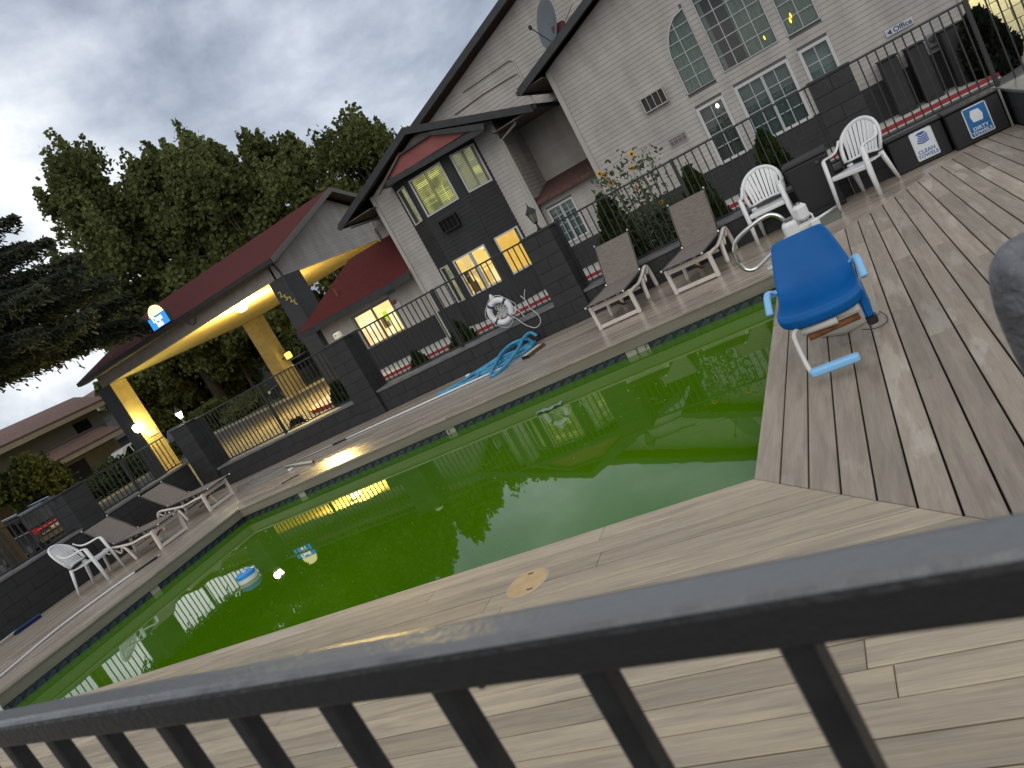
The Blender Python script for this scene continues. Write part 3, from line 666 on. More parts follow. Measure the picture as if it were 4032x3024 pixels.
# siding beside the arch curve
# cover piece: flat cream infill between the opening rectangle and the curve
pts = [(arch[0] - .02, arch_top + .02), (arch[0] - .02, arch_sh)]
curve = [(arch_x(arch_sh + ar_h * i / 14), arch_sh + ar_h * i / 14) for i in range(15)]
P = FW.p; poly = [(arch[0] - .02, arch_sh)] + curve + [(arch[1] + .02, arch_top + .02), (arch[0] - .02, arch_top + .02)]
inf = MB()
for i in range(14):
    (xa, za), (xb, zb) = curve[i], curve[i + 1]
    inf.loft([[P(max(arch[0] - .02, xa - .10), za, .012), P(xa, za, .012), P(xb, zb, .012), P(max(arch[0] - .02, xa - .10), zb, .012)], [P(max(arch[0] - .02, xa - .10), za, .0), P(xa, za, .0), P(xb, zb, .0), P(max(arch[0] - .02, xa - .10), zb, .0)]])
inf.build('arch_infill', M_SIDE, BLD)
at = MB().tube([P(a, b_2, .02) for a, b_2 in [(arch[0], arch[2]), (arch[0], arch_sh)] + curve[1:]], .018, 6).build('arch_trim', M_WTRIM, BLD)
window(BLD, FW, arch[0], arch[1], arch[2], arch_top, 2, 6, frame=.02, frm=(0, 1, 1, 0), tm_=M_MUNT, curtain=[(arch[0], arch[1])], label='quarter arch window with pleated curtain')
window(BLD, FW, big[0][0], big[0][1], big[0][2], big[0][3], 4, 9, frame=.03, curtain=[(big[0][0], big[0][0] + .12), (big[0][0] + .62, big[0][1])], backoff=.9, tm_=M_MUNT, label='tall gridded window with half drawn curtain')
window(BLD, FW, big[1][0], big[1][1], big[1][2], big[1][3], 2, 7, frame=.03, curtain=[(big[1][0], big[1][1])], tm_=M_MUNT)
E_CH = emis_mat('chandelier_glow', [(1.0, 0.62, 0.05)], strength=2.2); E_WL = emis_mat('ceiling_lamp_glow', [(1.0, 1.0, 0.80)], strength=3)
def glow(rx, rz, y, pts_r, m, name='reflected_lamp', par=BLD):
    X, Z = rx * y, CAMZ + rz * y; MB().lathe([(0.001, -pts_r[1]), (pts_r[0], -pts_r[1] * .4), (pts_r[0] * .8, pts_r[1] * .5), (0.001, pts_r[1])], 8, (X, y, Z)).build(name, m, par, smooth=True)
glow(-.0225, .0560, Y_ - .01 + .035 - .04, (.018, .06), E_CH, 'lamp_glow'); glow(.0107, .0625, Y_ - .015, (.02, .075), E_CH, 'lamp_glow'); glow(.0085, .0580, Y_ - .015, (.024, .075), E_CH, 'lamp_glow')  # added glowing blobs stand in for chandelier reflections in the panes
window(BLD, FW, *wing_open[0][:2], *lowz, 2, 4, frame=fr_, back=M_BLIND); glow(-.0985, .0155, Y_ - .02, (.045, .065), E_WL, 'lamp_glow')
m01 = (wing_open[1][0] + wing_open[1][1]) / 2
window(BLD, FW, wing_open[1][0], wing_open[1][1], *lowz, 4, 4, frame=fr_, back=M_BLINDB, mid=m01, label='wide double window with pale blinds')
window(BLD, FW, *wing_open[2][:2], *lowz, 2, 4, frame=fr_, back=M_BLINDB)
def through_ac(F, a0, a1, b0, b1, m_body, n=4, out_=.10, grille=None):
    mb = MB(); f = .03
    F.box(mb, a0, a1, b0, b0 + f, 0, out_); F.box(mb, a0, a1, b1 - f, b1, 0, out_ * .9); F.box(mb, a0, a0 + f, b0 + f, b1 - f, 0, out_); F.box(mb, a1 - f, a1, b0 + f, b1 - f, 0, out_)
    for i in range(1, n): c_ = a0 + (a1 - a0) * i / n; F.box(mb, c_ - .008, c_ + .008, b0 + f, b1 - f, out_ * .6, out_)
    o = mb.build('air_conditioner', m_body, BLD); gr = MB(); k_ = 12
    for i in range(k_): c_ = b0 + f + (b1 - b0 - 2 * f) * i / k_; F.box(gr, a0 + f, a1 - f, c_, c_ + .012, out_ * .3, out_ * .55)
    gr.build('grille', grille or M_DARKG, o); return o
M_DARKG = mat('dark_grille', (0.045, 0.045, 0.045), 0.6)
M_BLKG = mat('black_grille', (0.008, 0.008, 0.008), 0.6)
through_ac(FW, *ac1, M_TRIM, 4, .14); through_ac(FW, *ac2, mat('flat_vent_cream', (0.26, 0.235, 0.215), 0.7), 4, .03, mat('vent_slats', (0.12, 0.10, 0.098), .7))
cbm = MB(); FW.box(cbm, -.02, .12, SB, ge - .05, .021, .05); cbm.build('corner_board', M_TRIM, BLD)
cbm = MB(); FW.box(cbm, W_w - .12, W_w + .02, SB, ge - .05, .021, .05); cbm.build('corner_board', M_TRIM, BLD)
MB().box(-5.80, -5.68, 21.93, 30, SB, ge).build('side_wall', M_SIDE, BLD); MB().box(3.45, 3.57, 21.93, 30, SB, ge).build('side_wall', M_SIDE, BLD)
axW = -5.80 + apx; zr = ztop + .24; yr = 21.36
for s in (-1, 1):
    tip = axW + s * 5.47; zt_ = zr - sl * 5.47
    slab(BLD, [(axW, yr, zr), (tip, yr, zt_), (tip, 30, zt_), (axW, 30, zr)], .06, M_MAROON)
    rake(BLD, (axW, yr, zr - .01), (tip, yr, zt_ - .01), .21, .05)
    slab(BLD, [(axW, yr + .01, zr - .07), (tip - s * .05, yr + .01, zt_ - .06), (tip - s * .05, 21.95, zt_ - .06), (axW, 21.95, zr - .07)], .03, M_SOFFIT, 'soffit')
    slab(BLD, [(tip - s * .02, yr + .05, zt_ - .10), (tip - s * .75, yr + .05, zt_ - .08), (tip - s * .75, 30, zt_ - .08), (tip - s * .02, 30, zt_ - .10)], .03, M_SOFFIT, 'soffit')
    MB().box(min(tip, tip + s * .1), max(tip, tip + s * .1), yr + .02, 30, zt_ - .16, zt_ - .04).build('gutter', M_BLACKTRIM, BLD)
# grey downspout left of the pillar
gp = MB().box(-.035, .075, 21.82, 21.88, -.05, 1.40).build('downspout', mat('grey_downspout', (0.20, 0.225, 0.225), 0.5), BLD)
# ---------------- main body wall behind, face y = 24.45
FM = Fr((-14.6, 24.45, 0), (1, 0, 0), (0, -1, 0)); slm = .343
def zmain(X): return 5.05 + slm * (X + 14.9) - .30
Wm = 17.0
clipm = lambda b: (max(0.0, (b - zmain(-14.6)) / slm), 10.6) if b < 9.2 else None
core_wall(BLD, FM, 0, Wm, SB, zmain(-14.6), [])
MB().loft([[FM.p(0, zmain(-14.6), -.001), FM.p(Wm, zmain(-14.6), -.001), FM.p(Wm, zmain(2.4), -.001)], [FM.p(0, zmain(-14.6), -.12), FM.p(Wm, zmain(-14.6), -.12), FM.p(Wm, zmain(2.4), -.12)]]).build('gable_wall', M_CORE, BLD)
siding(BLD, FM, 2.0, 8.6, lambda b: (lambda c: (c[0], 10.6))(clipm(b)) if clipm(b) and clipm(b)[0] < 10.5 else None, [], M_SIDE)
slab(BLD, [(-14.95, 23.95, zmain(-14.95) + .30), (3, 23.95, zmain(3) + .30), (3, 34, zmain(3) + .30), (-14.95, 34, zmain(-14.95) + .30)], .06, M_MAROON)
rake(BLD, (-14.95, 23.95, zmain(-14.95) + .29), (3, 23.95, zmain(3) + .29), .22, .05)
slab(BLD, [(-14.9, 23.97, zmain(-14.9) + .22), (3, 23.97, zmain(3) + .22), (3, 24.43, zmain(3) + .22), (-14.9, 24.43, zmain(-14.9) + .22)], .03, M_SOFFIT, 'soffit')
cbm = MB(); FM.box(cbm, 0, .10, 3.6, zmain(-14.6), .021, .05); cbm.build('corner_board', M_TRIM, BLD)
Ym = 24.40
def mp_(rx, rz, y=Ym): return (rx * y, y, CAMZ + rz * y)
cond = lambda pts: MB().tube([mp_(*p_) for p_ in pts], .022, 6).build('conduit', M_SIDE, BLD, smooth=True)
cond([(-.375, .1925), (-.342, .193), (-.300, .1932), (-.2955, .190), (-.2947, .1667), (-.2944, .140), (-.2935, .1185), (-.290, .1163), (-.2550, .1175)])
cond([(-.40, .1745), (-.3518, .1768), (-.299, .1748), (-.2962, .170), (-.2955, .14)]); cond([(-.2925, .14), (-.2915, .1235), (-.289, .1213), (-.255, .1215)])
# small maroon shed roof in the recess and the low wall under it
FR = Fr((-8.06, 22.75, 0), (1, 0, 0), (0, -1, 0))
rwin = (wx(0) * 0 + (-.3450 * 22.75) + 8.06, (-.3105 * 22.75) + 8.06, CAMZ - .0445 * 22.75, CAMZ + .0035 * 22.75)
core_wall(BLD, FR, 0, 2.24, SB, 2.14, [rwin]); siding(BLD, FR, SB, .48, lambda b: (0, 2.24), [], M_SIDED, join=True); siding(BLD, FR, .48, 2.14, lambda b: (0, 2.24), [(rwin[0] - .06, rwin[1] + .06, rwin[2] - .06, rwin[3] + .06)], M_SIDE)
window(BLD, FR, *rwin, 4, 4, frame=.06, back=M_BLINDB, mid=(rwin[0] + rwin[1]) / 2)
slab(BLD, [(-8.06, 22.5, 2.17), (-5.7, 22.5, 2.17), (-5.7, 24.43, 2.62), (-8.06, 24.43, 2.62)], .05, M_MAROON)
MB().box(-8.06, -5.7, 22.46, 22.51, 2.05, 2.175).build('fascia', M_MAROON, BLD)
# ---------------- tower with gable, wall y = 22.5
FT = Fr((-12.95, 22.5, 0), (1, 0, 0), (0, -1, 0)); Wt = 4.87; slt = .372; tax = 2.46; tz = 5.78
clipt = lambda b: (0.0 if b < tz - slt * tax else tax - (tz - b) / slt, Wt if b < tz - slt * (Wt - tax) else tax + (tz - b) / slt) if b < tz - .05 else None
core_wall(BLD, FT, 0, Wt, SB, tz - slt * tax, [])
MB().loft([[FT.p(0, tz - slt * tax, -.001), FT.p(Wt, tz - slt * tax, -.001), FT.p(tax, tz, -.001)], [FT.p(0, tz - slt * tax, -.12), FT.p(Wt, tz - slt * tax, -.12), FT.p(tax, tz, -.12)]]).build('gable_wall', M_CORE, BLD)
siding(BLD, FT, BT, tz, clipt, [(.95, 4.07, -1, 5.0)], M_SIDE); siding(BLD, FT, SB, BT, lambda b: (0, Wt), [(.95, 4.07, -1, 5)], M_SIDED, join=True)
FTs = Fr((-8.08, 22.5, 0), (0, 1, 0), (1, 0, 0)); core_wall(BLD, FTs, 0, 1.95, SB, tz - slt * tax, []); siding(BLD, FTs, 2.3, tz - slt * tax, lambda b: (0, 1.94), [], M_SIDE)
for a in ((-.02, .11), (Wt - .11, Wt + .02)):
    cbm = MB(); FT.box(cbm, a[0], a[1], SB, tz - slt * tax + .03, .021, .05); cbm.build('corner_board', M_TRIM, BLD)
tX = -12.95 + tax; tr_z = 6.05; ty = 21.98
for s, run in ((-1, 3.72), (1, 3.88)):
    tip = tX + s * run; zt_ = tr_z - slt * run
    slab(BLD, [(tX, ty, tr_z), (tip, ty, zt_), (tip, 24.5, zt_), (tX, 24.5, tr_z)], .06, M_MAROON)
    rake(BLD, (tX, ty, tr_z - .005), (tip, ty, zt_ - .005), .22, .05)
    slab(BLD, [(tX, ty + .01, tr_z - .08), (tip - s * .03, ty + .01, zt_ - .07), (tip - s * .03, 22.5, zt_ - .07), (tX, 22.5, tr_z - .08)], .03, M_SOFFIT, 'soffit')
    slab(BLD, [(tip - s * .03, ty + .05, zt_ - .10), (tX + s * 2.4, ty + .05, zt_ - .10), (tX + s * 2.4, 24.4, zt_ - .10), (tip - s * .03, 24.4, zt_ - .10)], .03, M_SOFFIT, 'soffit')
    MB().box(min(tip, tip + s * .11), max(tip, tip + s * .11), ty + .02, 24.4, zt_ - .17, zt_ - .05).build('gutter', M_BLACKTRIM, BLD)
downspout(BLD, [(-7.35, 22.25, 4.55), (-7.38, 22.3, 4.42), (-8.02, 22.42, 4.25), (-8.02, 22.42, 3.0), (-8.02, 22.42, -.2)])
downspout(BLD, [(-14.0, 22.3, 4.45), (-14.05, 22.3, 4.40), (-13.45, 23.9, 4.30), (-14.5, 24.30, 4.2), (-14.5, 24.30, 3.7)], .035)
# bay: three faces
bz0, bz1 = SB, 4.92
Fc = Fr((-11.26, 21.9, 0), (1, 0, 0), (0, -1, 0)); wc = 1.64
Fl = Fr((-12.06, 22.5, 0), (.8, -.6, 0), (-.6, -.8, 0)); Frt = Fr((-9.62, 21.9, 0), (.8, .6, 0), (.6, -.8, 0))
zu = (CAMZ + .0797 * Y_, CAMZ + .1315 * Y_); zl = (CAMZ - .0480 * Y_, CAMZ + .0052 * Y_)
cX = lambda r: r * Y_ + 11.26
cw = (cX(-.5065), cX(-.4545)); rw_ = (.12, .86); lw_ = (.22, .78)
E_ROOM = emis_mat('lit_room_amber', [(0.72, 0.40, 0.06), (1.0, 0.66, 0.16), (1.0, 0.93, 0.45), (0.62, 0.36, 0.08), (1.0, 0.8, 0.3)], (3.3, 3.3, 2.7), 1.0, 'vor')
E_LOBBY = emis_mat('lit_lobby', [(0.95, 0.62, 0.22), (1.0, 0.86, 0.36), (1.0, 0.93, 0.55), (0.9, 0.60, 0.25), (1.0, 0.96, 0.6)], (2.4, 2.4, 2.2), 1.15, 'vor')
E_AMB = emis_mat('amber_shade', [(0.78, 0.46, 0.08), (0.86, 0.55, 0.11)], (6, 6, 6), .95)
E_SHUT = emis_mat('lit_room_behind_shutters', [(0.16, 0.17, 0.045), (0.40, 0.41, 0.11), (0.14, 0.15, 0.04)], (1.8, 1.8, 1.8), 1.0)
E_SHUT2 = emis_mat('dim_room_behind_shutters', [(0.20, 0.21, 0.12), (0.30, 0.31, 0.18), (0.14, 0.15, 0.08)], (1.8, 1.8, 1.8), 1.0)
E_SLAT = emis_mat('bright_gap_between_slats', [(0.85, 0.88, 0.25)], strength=1.0)
for F_, w_, ops in ((Fc, wc, [(*cw, *zu), (*cw, *zl)]), (Fl, 1.0, [(*lw_, *zu), (*lw_, *zl)]), (Frt, 1.0, [(*rw_, *zu), (*rw_, *zl)])):
    core_wall(BLD, F_, 0, w_, bz0, bz1, ops, name='bay_wall', th=.08, m=M_SIDED)
    siding(BLD, F_, bz0, bz1, lambda b, w_=w_: (0, w_), [(a - .04, b_3 + .04, c - .04, d + .04) for a, b_3, c, d in ops], M_SIDED, join=True)
def bright_gaps(par, F, cells):
    for (a0, a1, b0, b1, n) in cells:
        mb = MB()
        for i in range(n):
            z_ = b0 + (b1 - b0) * (i + .3) / n; F.box(mb, a0, a1, z_, z_ + (b1 - b0) / n * .35, -.045, -.04)
        mb.build('shutter_gap', E_SLAT, par)
wi = window(BLD, Fc, *cw, *zu, 1, 1, frame=.05, back=E_SHUT, glass=M_GLASSL, label='square upper window with shutters lit yellow green')
a_, b_ = cw; q_ = (b_ - a_); h_ = zu[1] - zu[0]
bright_gaps(wi, Fc, [(a_ + .08 * q_, a_ + .44 * q_, zu[0] + .72 * h_, zu[0] + .86 * h_, 3), (a_ + .50 * q_, a_ + .86 * q_, zu[0] + .78 * h_, zu[0] + .98 * h_, 5), (a_ + .08 * q_, a_ + .44 * q_, zu[0] + .2 * h_, zu[0] + .42 * h_, 5), (a_ + .5 * q_, a_ + .92 * q_, zu[0] + .10 * h_, zu[0] + .30 * h_, 4), (a_ + .5 * q_, a_ + .92 * q_, zu[0] + .36 * h_, zu[0] + .42 * h_, 2)])
mb = MB(); Fc.box(mb, a_ + .52 * q_, a_ + .55 * q_, zu[0] + .05 * h_, zu[0] + .5 * h_, -.04, -.035); Fc.box(mb, a_ + .74 * q_, a_ + .77 * q_, zu[0] + .05 * h_, zu[0] + .5 * h_, -.04, -.035); mb.build('shutter_gap', E_SLAT, wi)
def louvres(par, F, a0, a1, b0, b1, n):
    mb = MB()
    for i in range(n):
        z_ = b0 + (b1 - b0) * i / n; F.box(mb, a0, a1, z_, z_ + (b1 - b0) / n * .42, -.036, -.030)
    for f_k in (.0, .47, .53, 1.0): F.box(mb, a0 + (a1 - a0 - .03) * f_k, a0 + (a1 - a0 - .03) * f_k + .03, b0, b1, -.029, -.022)
    mb.build('shutter', mat('olive_shutter', (.17, .17, .09), .7), par)
louvres(wi, Fc, *cw, *zu, 20)
wi = window(BLD, Frt, *rw_, *zu, 1, 1, frame=.05, back=E_SHUT2, glass=M_GLASSL, label='upper right bay window with dim shutters')
bright_gaps(wi, Frt, [(rw_[0] + .42, rw_[1] - .1, zu[0] + .68 * h_, zu[0] + .94 * h_, 5), (rw_[0] + .42, rw_[1] - .08, zu[0] + .28 * h_, zu[0] + .50 * h_, 5)])
louvres(wi, Frt, *rw_, *zu, 20)
window(BLD, Fl, *lw_, *zu, 1, 1, frame=.04, back=E_SHUT2, glass=M_GLASSL)
wi = window(BLD, Fc, *cw, *zl, 2, 2, frame=.05, back=E_ROOM, glass=M_GLASSL, mid=cw[0] + q_ * .55, label='square lower window with a bright amber room')
wi2 = window(BLD, Frt, *rw_, *zl, 1, 1, frame=.05, back=E_AMB, glass=M_GLASSL, label='lower right bay window glowing amber'); window(BLD, Fl, *lw_, *zl, 1, 1, frame=.04, back=E_SHUT2, glass=M_GLASSL)
m_dark = mat('furniture_silhouette', (0.10, 0.06, 0.02), .8)
mb = MB(); Fc.box(mb, cw[0] + .10, cw[0] + .32, zl[0], zl[0] + .35, -.10, -.05); Fc.box(mb, cw[0] + .02, cw[0] + .2, zl[0] + .35, zl[0] + .75, -.11, -.09); Fc.box(mb, cw[0] + .5, cw[0] + .62, zl[0] + .1, zl[0] + .6, -.10, -.06); mb.build('furniture', m_dark, wi)
MB().prism([(-11.3, 21.85), (-9.6, 21.85), (-8.75, 22.49), (-12.12, 22.49)], bz1, bz1 + .05).build('bay_top', M_BLACKTRIM, BLD)
through_ac(Fc, cX(-.4968), cX(-.4672), CAMZ + .0462 * Y_, CAMZ + .0648 * Y_, M_BLACKP, 4, .16, M_BLKG)
# small red front gable over the bay
yp = 21.6
def pp(rx, rz, y=yp): return (rx * y, y, CAMZ + rz * y)
redp = [pp(-.5370, .1500), pp(-.3800, .1468), pp(-.4400, .1708), pp(-.5010, .1712)]
MB().hull(redp, (0, .05, 0)).build('red_gable', M_REDF, BLD)
MB().hull([pp(-.5390, .1505), pp(-.3715, .1430), pp(-.3720, .1352), pp(-.5390, .1425)], (0, -.12, 0)).build('gable_beam', M_BLACKTRIM, BLD)
MB().hull([pp(-.4400, .1730), pp(-.3672, .1440), pp(-.3700, .1360), pp(-.4420, .1680)], (0, -.16, 0)).build('rake_board', M_BLACKTRIM, BLD)
MB().hull([pp(-.5010, .1715), pp(-.4400, .1715), pp(-.4400, .1690), pp(-.5010, .1690)], (0, -.10, 0)).build('rake_board', M_BLACKTRIM, BLD)
MB().hull([pp(-.5595, .1440), pp(-.4980, .1730), pp(-.5010, .1690), pp(-.5590, .1395)], (0, -.10, 0)).build('rake_board', M_SOFFIT, BLD)
MB().hull([pp(-.5580, .1450, 21.67), pp(-.5000, .1722, 21.67), pp(-.4400, .1722, 21.67), pp(-.3690, .1440, 21.67)], (0, .80, 0)).build('bay_roof', M_SOFFIT, BLD)
# ---------------- lobby with red hip roof
FL = Fr((-17.8, 23.0, 0), (1, 0, 0), (0, -1, 0)); lX = lambda r: r * 23 + 17.8
lwn = (lX(-.7095), lX(-.6350), CAMZ - .0455 * 23, CAMZ + .0040 * 23)
core_wall(BLD, FL, 0, 4.85, SB, 2.12, [lwn]); siding(BLD, FL, SB, .58, lambda b: (0, 4.85), [], M_SIDED, join=True); siding(BLD, FL, .58, 2.12, lambda b: (0, 4.85), [(lwn[0] - .05, lwn[1] + .05, lwn[2] - .05, lwn[3] + .05)], M_SIDE)
wl = window(BLD, FL, *lwn, 1, 1, frame=.06, back=E_LOBBY, glass=M_GLASSL, mid=(lwn[0] + lwn[1]) / 2 + .04, label='wide brightly lit lobby window', muntm=mat('window_mullion', (0.2, .16, .1), .6), tm_=mat('bronze_window_frame', (0.19, 0.18, 0.16), .5))
MB().box(-17.8 + (lwn[0] + lwn[1]) / 2 + .1, -17.8 + (lwn[0] + lwn[1]) / 2 + .38, 23.06, 23.10, CAMZ - .75, CAMZ - .38).build('poster', mat('poster_grey', (0.35, 0.22, 0.12), .8), wl)
MB().box(-17.8 + lwn[1] - .55, -17.8 + lwn[1] - .40, 23.06, 23.10, CAMZ - .55, CAMZ - .2).build('poster', emis_mat('green_lit_poster', [(.62, .9, .05)], strength=.9), wl)
MB().box(-18.25, -17.82, 23.3, 23.45, SB, 2.1).build('entry_wall', M_SIDED, BLD)
ev = 2.24
MB().add([(-18.3, 22.3, ev), (-12.97, 22.3, ev), (-12.97, 24.43, 3.75), (-16.15, 24.43, 3.75), (-18.3, 26.6, ev)], [(0, 1, 2, 3), (0, 3, 4)]).build('hip_roof', M_RED, BLD)
MB().box(-18.3, -12.97, 22.28, 22.33, ev - .23, ev - .005).build('fascia', M_BLACKTRIM, BLD); MB().box(-18.3, -12.97, 22.33, 23.0, ev - .10, ev - .06).build('soffit', M_SOFFIT, BLD)
MB().box(-18.32, -18.28, 22.33, 26.6, ev - .23, ev - .005).build('fascia', M_BLACKTRIM, BLD)
MB().tube([(-16.35, 22.95, 2.72), (-16.35, 22.95, 3.05)], .04, 8).build('roof_vent_pipe', M_RUST, BLD)
for x_, z_, w_, h_2, m_, lb in ((-.6265, .0125, .34, .16, mat('small_sign_blue', (0.10, 0.16, 0.20), .5), 'small blue plate near the corner of the lobby wall'), (-.6302, -.0035, .22, .14, mat('small_sign_red', (0.16, 0.05, 0.04), .5), 'small red notice on the lobby wall'), (-.6255, -.0095, .22, .22, mat('small_sign_white', (0.4, 0.4, 0.38), .5), 'small white notice on the lobby wall')):
    X = x_ * 22.95; Z = CAMZ + z_ * 22.95; tag(MB().box(X - w_ / 2, X + w_ / 2, 22.955, 22.975, Z - h_2 / 2, Z + h_2 / 2).build('notice_sign', m_), lb, 'sign')
# ---------------- utility cabinets and office sign before the wing
for a, b, y0, zt_, lb in ((.0705, .0890, 21.0, 1.03, 'black utility cabinet nearest the grey downspout, left of three'), (.0985, .1165, 21.0, 1.01, 'middle one of the three black utility cabinets on the wing wall'), (.1320, .1560, 21.0, 1.0, 'widest black utility cabinet beside the spiky shrub')):
    c_ = thing('utility_cabinet', lb, 'cabinet', (a * y0, y0, -.295), group='black cabinets against the wing'); X0, X1 = a * y0, b * y0
    MB().cbox(X0, X1, y0, y0 + .75, -.29, zt_, .02).build('body', M_SIDED, c_); MB().cbox(X0 + .03, X1 - .03, y0 - .015, y0 - .001, -.2, zt_ - .06, .005).build('door', M_SIDED, c_)
    MB().cbox(X0 - .02, X1 + .02, y0 - .03, y0 + .78, zt_ + .001, zt_ + .04, .01).build('lid', M_SIDED, c_)
mt = thing('electric_meter', 'small grey meter box on the wing wall between two black cabinets', 'meter', (.1235 * 21.8, 21.8, .95)); MB().cbox(2.60, 2.80, 21.76, 21.878, .75, 1.08, .02).build('box', mat('meter_grey', (0.17, 0.17, 0.16), .5), mt); MB().lathe([(.07, 0), (.07, .05), (.01, .06)], 12, (2.70, 21.70, .95), 'y').build('dial', M_DARKG, mt)
og = thing('office_sign', 'white sign with a blue arrow and the word Office on the wing wall', 'sign', (2.2, 21.84, 1.54)); MB().box(1.90, 2.52, 21.845, 21.865, 1.46, 1.63).build('board', mat('sign_white', (0.42, 0.44, 0.45), .5), og)
M_NAVY = mat('navy_print', (0.015, 0.03, 0.09), .6)
text_mesh('lettering', 'Office', .17, M_NAVY, og, (2.28, 21.843, 1.54), (1, 0, 0), (0, 0, 1), (0, -1, 0), .002, bold=.003)
MB().hull([(1.93, 21.84, 1.54), (2.03, 21.84, 1.60), (2.03, 21.84, 1.48)], (0, .003, 0)).build('arrow', M_NAVY, og)
# ---------------- satellite dish on the wing roof, against the main wall
sd = thing('satellite_dish', 'large grey satellite dish standing behind the wing roof edge', 'dish', (-5.25, 22.6, 5.6))
ydh = 22.5; C_ = Vector((-.2360 * ydh, ydh, CAMZ + .2035 * ydh)); 
ax = Vector((-.62, -.72, .30)).normalized(); e1 = ax.cross(Vector((0, 0, 1))).normalized(); e2 = e1.cross(ax).normalized()
rings = []
for r, d in ((0.001, -.10), (.26, -.085), (.48, -.045), (.62, 0), (.626, .012), (.61, .012), (.46, -.03), (.26, -.065), (.001, -.08)):
    rings.append([tuple(C_ + e1 * (r * .86 * math.cos(2 * math.pi * k_ / 28)) + e2 * (r * 1.08 * math.sin(2 * math.pi * k_ / 28)) + ax * d) for k_ in range(28)])
MB().loft(rings).build('reflector', mat('dish_grey', (0.085, 0.10, 0.105), .5, col2=(0.10, 0.118, 0.122), nscale=3), sd, smooth=True)
fd = C_ + ax * .55 - e2 * .1
MB().tube([tuple(C_ - e2 * .5), tuple(fd)], .015, 6).build('feed_arm', M_DARKG, sd); MB().lathe([(.02, -.06), (.05, -.04), (.05, .05), (.02, .07)], 10, tuple(fd)).build('feed_horn', M_BLACKP, sd)
MB().tube([tuple(C_ - ax * .08), tuple(C_ - ax * .35 - Vector((0, 0, .15))), (C_.x + .25, ydh + .3, 5.2)], .035, 8).build('mast', M_DARKG, sd)
MB().tube([(-.2150 * 22.6, 22.6, CAMZ + .1945 * 22.6), (-.1987 * 22.6, 22.6, CAMZ + .2062 * 22.6)], .03, 8).build('support_pole', M_TRIM, sd)
rb = MB().cbox(-5.22, -4.86, 22.3, 22.55, 5.82, 6.08, .02).build('junction_box', mat('dark_red_box', (0.075, 0.012, 0.016), .6), sd)

# ---------------- lit stone wall at the far right
sw = thing('stone_wall', 'pale yellow lit stone wall beyond the right end of the motel', 'wall', (4.6, 24.0, SB)); Fs = Fr((3.7, 24.0, 0), (1, 0, 0), (0, -1, 0))
mb = MB(); Fs.box(mb, 0, 1.35, SB, 2.9, -.2, 0); mb.build('core', M_CORE, sw)
M_STONE = mat('pale_stone', (0.52, 0.49, 0.33), .8, col2=(0.42, 0.39, 0.26), nscale=3, rnd=.15, bump=.4)
z = SB; r_ = 0
while z < 2.85:
    a = 0 if r_ % 2 else -.2
    while a < 1.3:
        w_ = random.uniform(.3, .48); mb = MB(); Fs.box(mb, max(a, 0), min(a + w_, 1.35) - .015, z, z + .30, .001, random.uniform(.03, .06)); mb.build('stone', M_STONE, sw, bevel=.012); a += w_
    z += .315; r_ += 1
la = bpy.data.lights.new('wall_flood', 'POINT'); la.energy = 170; la.color = (1.0, .93, .55); la.shadow_soft_size = .12; lo_ = bpy.data.objects.new('wall_flood', la); COL.objects.link(lo_); lo_.location = (4.4, 22.9, 2.35)
fx = thing('wall_lamp', 'lit lamp head above the pale stone wall', 'lamp', (4.4, 22.9, 2.5)); MB().lathe([(.03, .02), (.10, .0), (.12, -.08), (.02, -.09)], 12, (4.4, 22.9, 2.55)).build('housing', M_DARKG, fx)
MB().tube([(4.4, 22.92, 2.57), (4.4, 23.95, 2.7)], .02, 6).build('bracket', M_DARKG, fx)

# =================================================================== PORTICO
YN = 24.7; HB = CAMZ + .1165 * YN
PO = thing('portico', 'drive through portico with red roof and brightly lit yellow ceiling', 'portico', (-25.6, 30, GZ))
px0, px1, py1 = -31.6, -19.7, 35.6
# ceiling boards
cw_ = .30; y = YN + .32
nn_ = int((py1 - .3 - y) / cw_)
for i in range(nn_): MB().box(px0 + .3, px1 - .02, y + i * cw_ + .012, y + (i + 1) * cw_, HB + .01, HB + .03).build('ceiling_board', M_CEIL, PO)
MB().box(px0 + .3, px1 - .02, YN + .3, py1 - .3, HB + .031, HB + .06).build('ceiling_back', mat('ceiling_joint', (.16, .12, .05), .9), PO)
MB().box(px0, px1, YN, YN + .3, HB, 5.12).build('beam', M_BEAM, PO); MB().box(px0, px1, py1 - .3, py1, HB, 5.12).build('beam', M_BEAM, PO)
MB().box(px0, px0 + .3, YN + .3, py1 - .3, HB, 5.12).build('beam', M_BEAM, PO)
rgY, rgZ = 30.4, 7.38; eY0, eZ = 24.28, 5.30
slab(PO, [(-32.3, eY0, eZ), (-19.1, eY0, eZ), (-19.1, rgY, rgZ), (-32.3, rgY, rgZ)], .07, M_RED); slab(PO, [(-32.3, rgY, rgZ), (-19.1, rgY, rgZ), (-19.1, 36.5, eZ), (-32.3, 36.5, eZ)], .07, M_RED)
MB().box(-32.3, -19.1, eY0 - .1, eY0 + .0, eZ - .20, eZ - .02).build('gutter', M_BLACKTRIM, PO); MB().box(-32.3, -19.1, eY0, YN, eZ - .22, eZ - .19).build('soffit', M_SOFFIT, PO)
FG = Fr((px1, YN, 0), (0, 1, 0), (1, 0, 0)); gw = py1 - YN; gz = 7.12; gsl = (gz - 5.15) / (rgY - YN)
clipg = lambda b: (0.0 if b < 5.15 else (b - 5.15) / gsl, gw if b < 5.15 else gw - (b - 5.15) / ((gz - 5.15) / (py1 - rgY))) if b < gz else None
siding(PO, FG, HB, gz, clipg, [], M_SIDE, .127, joints=True)
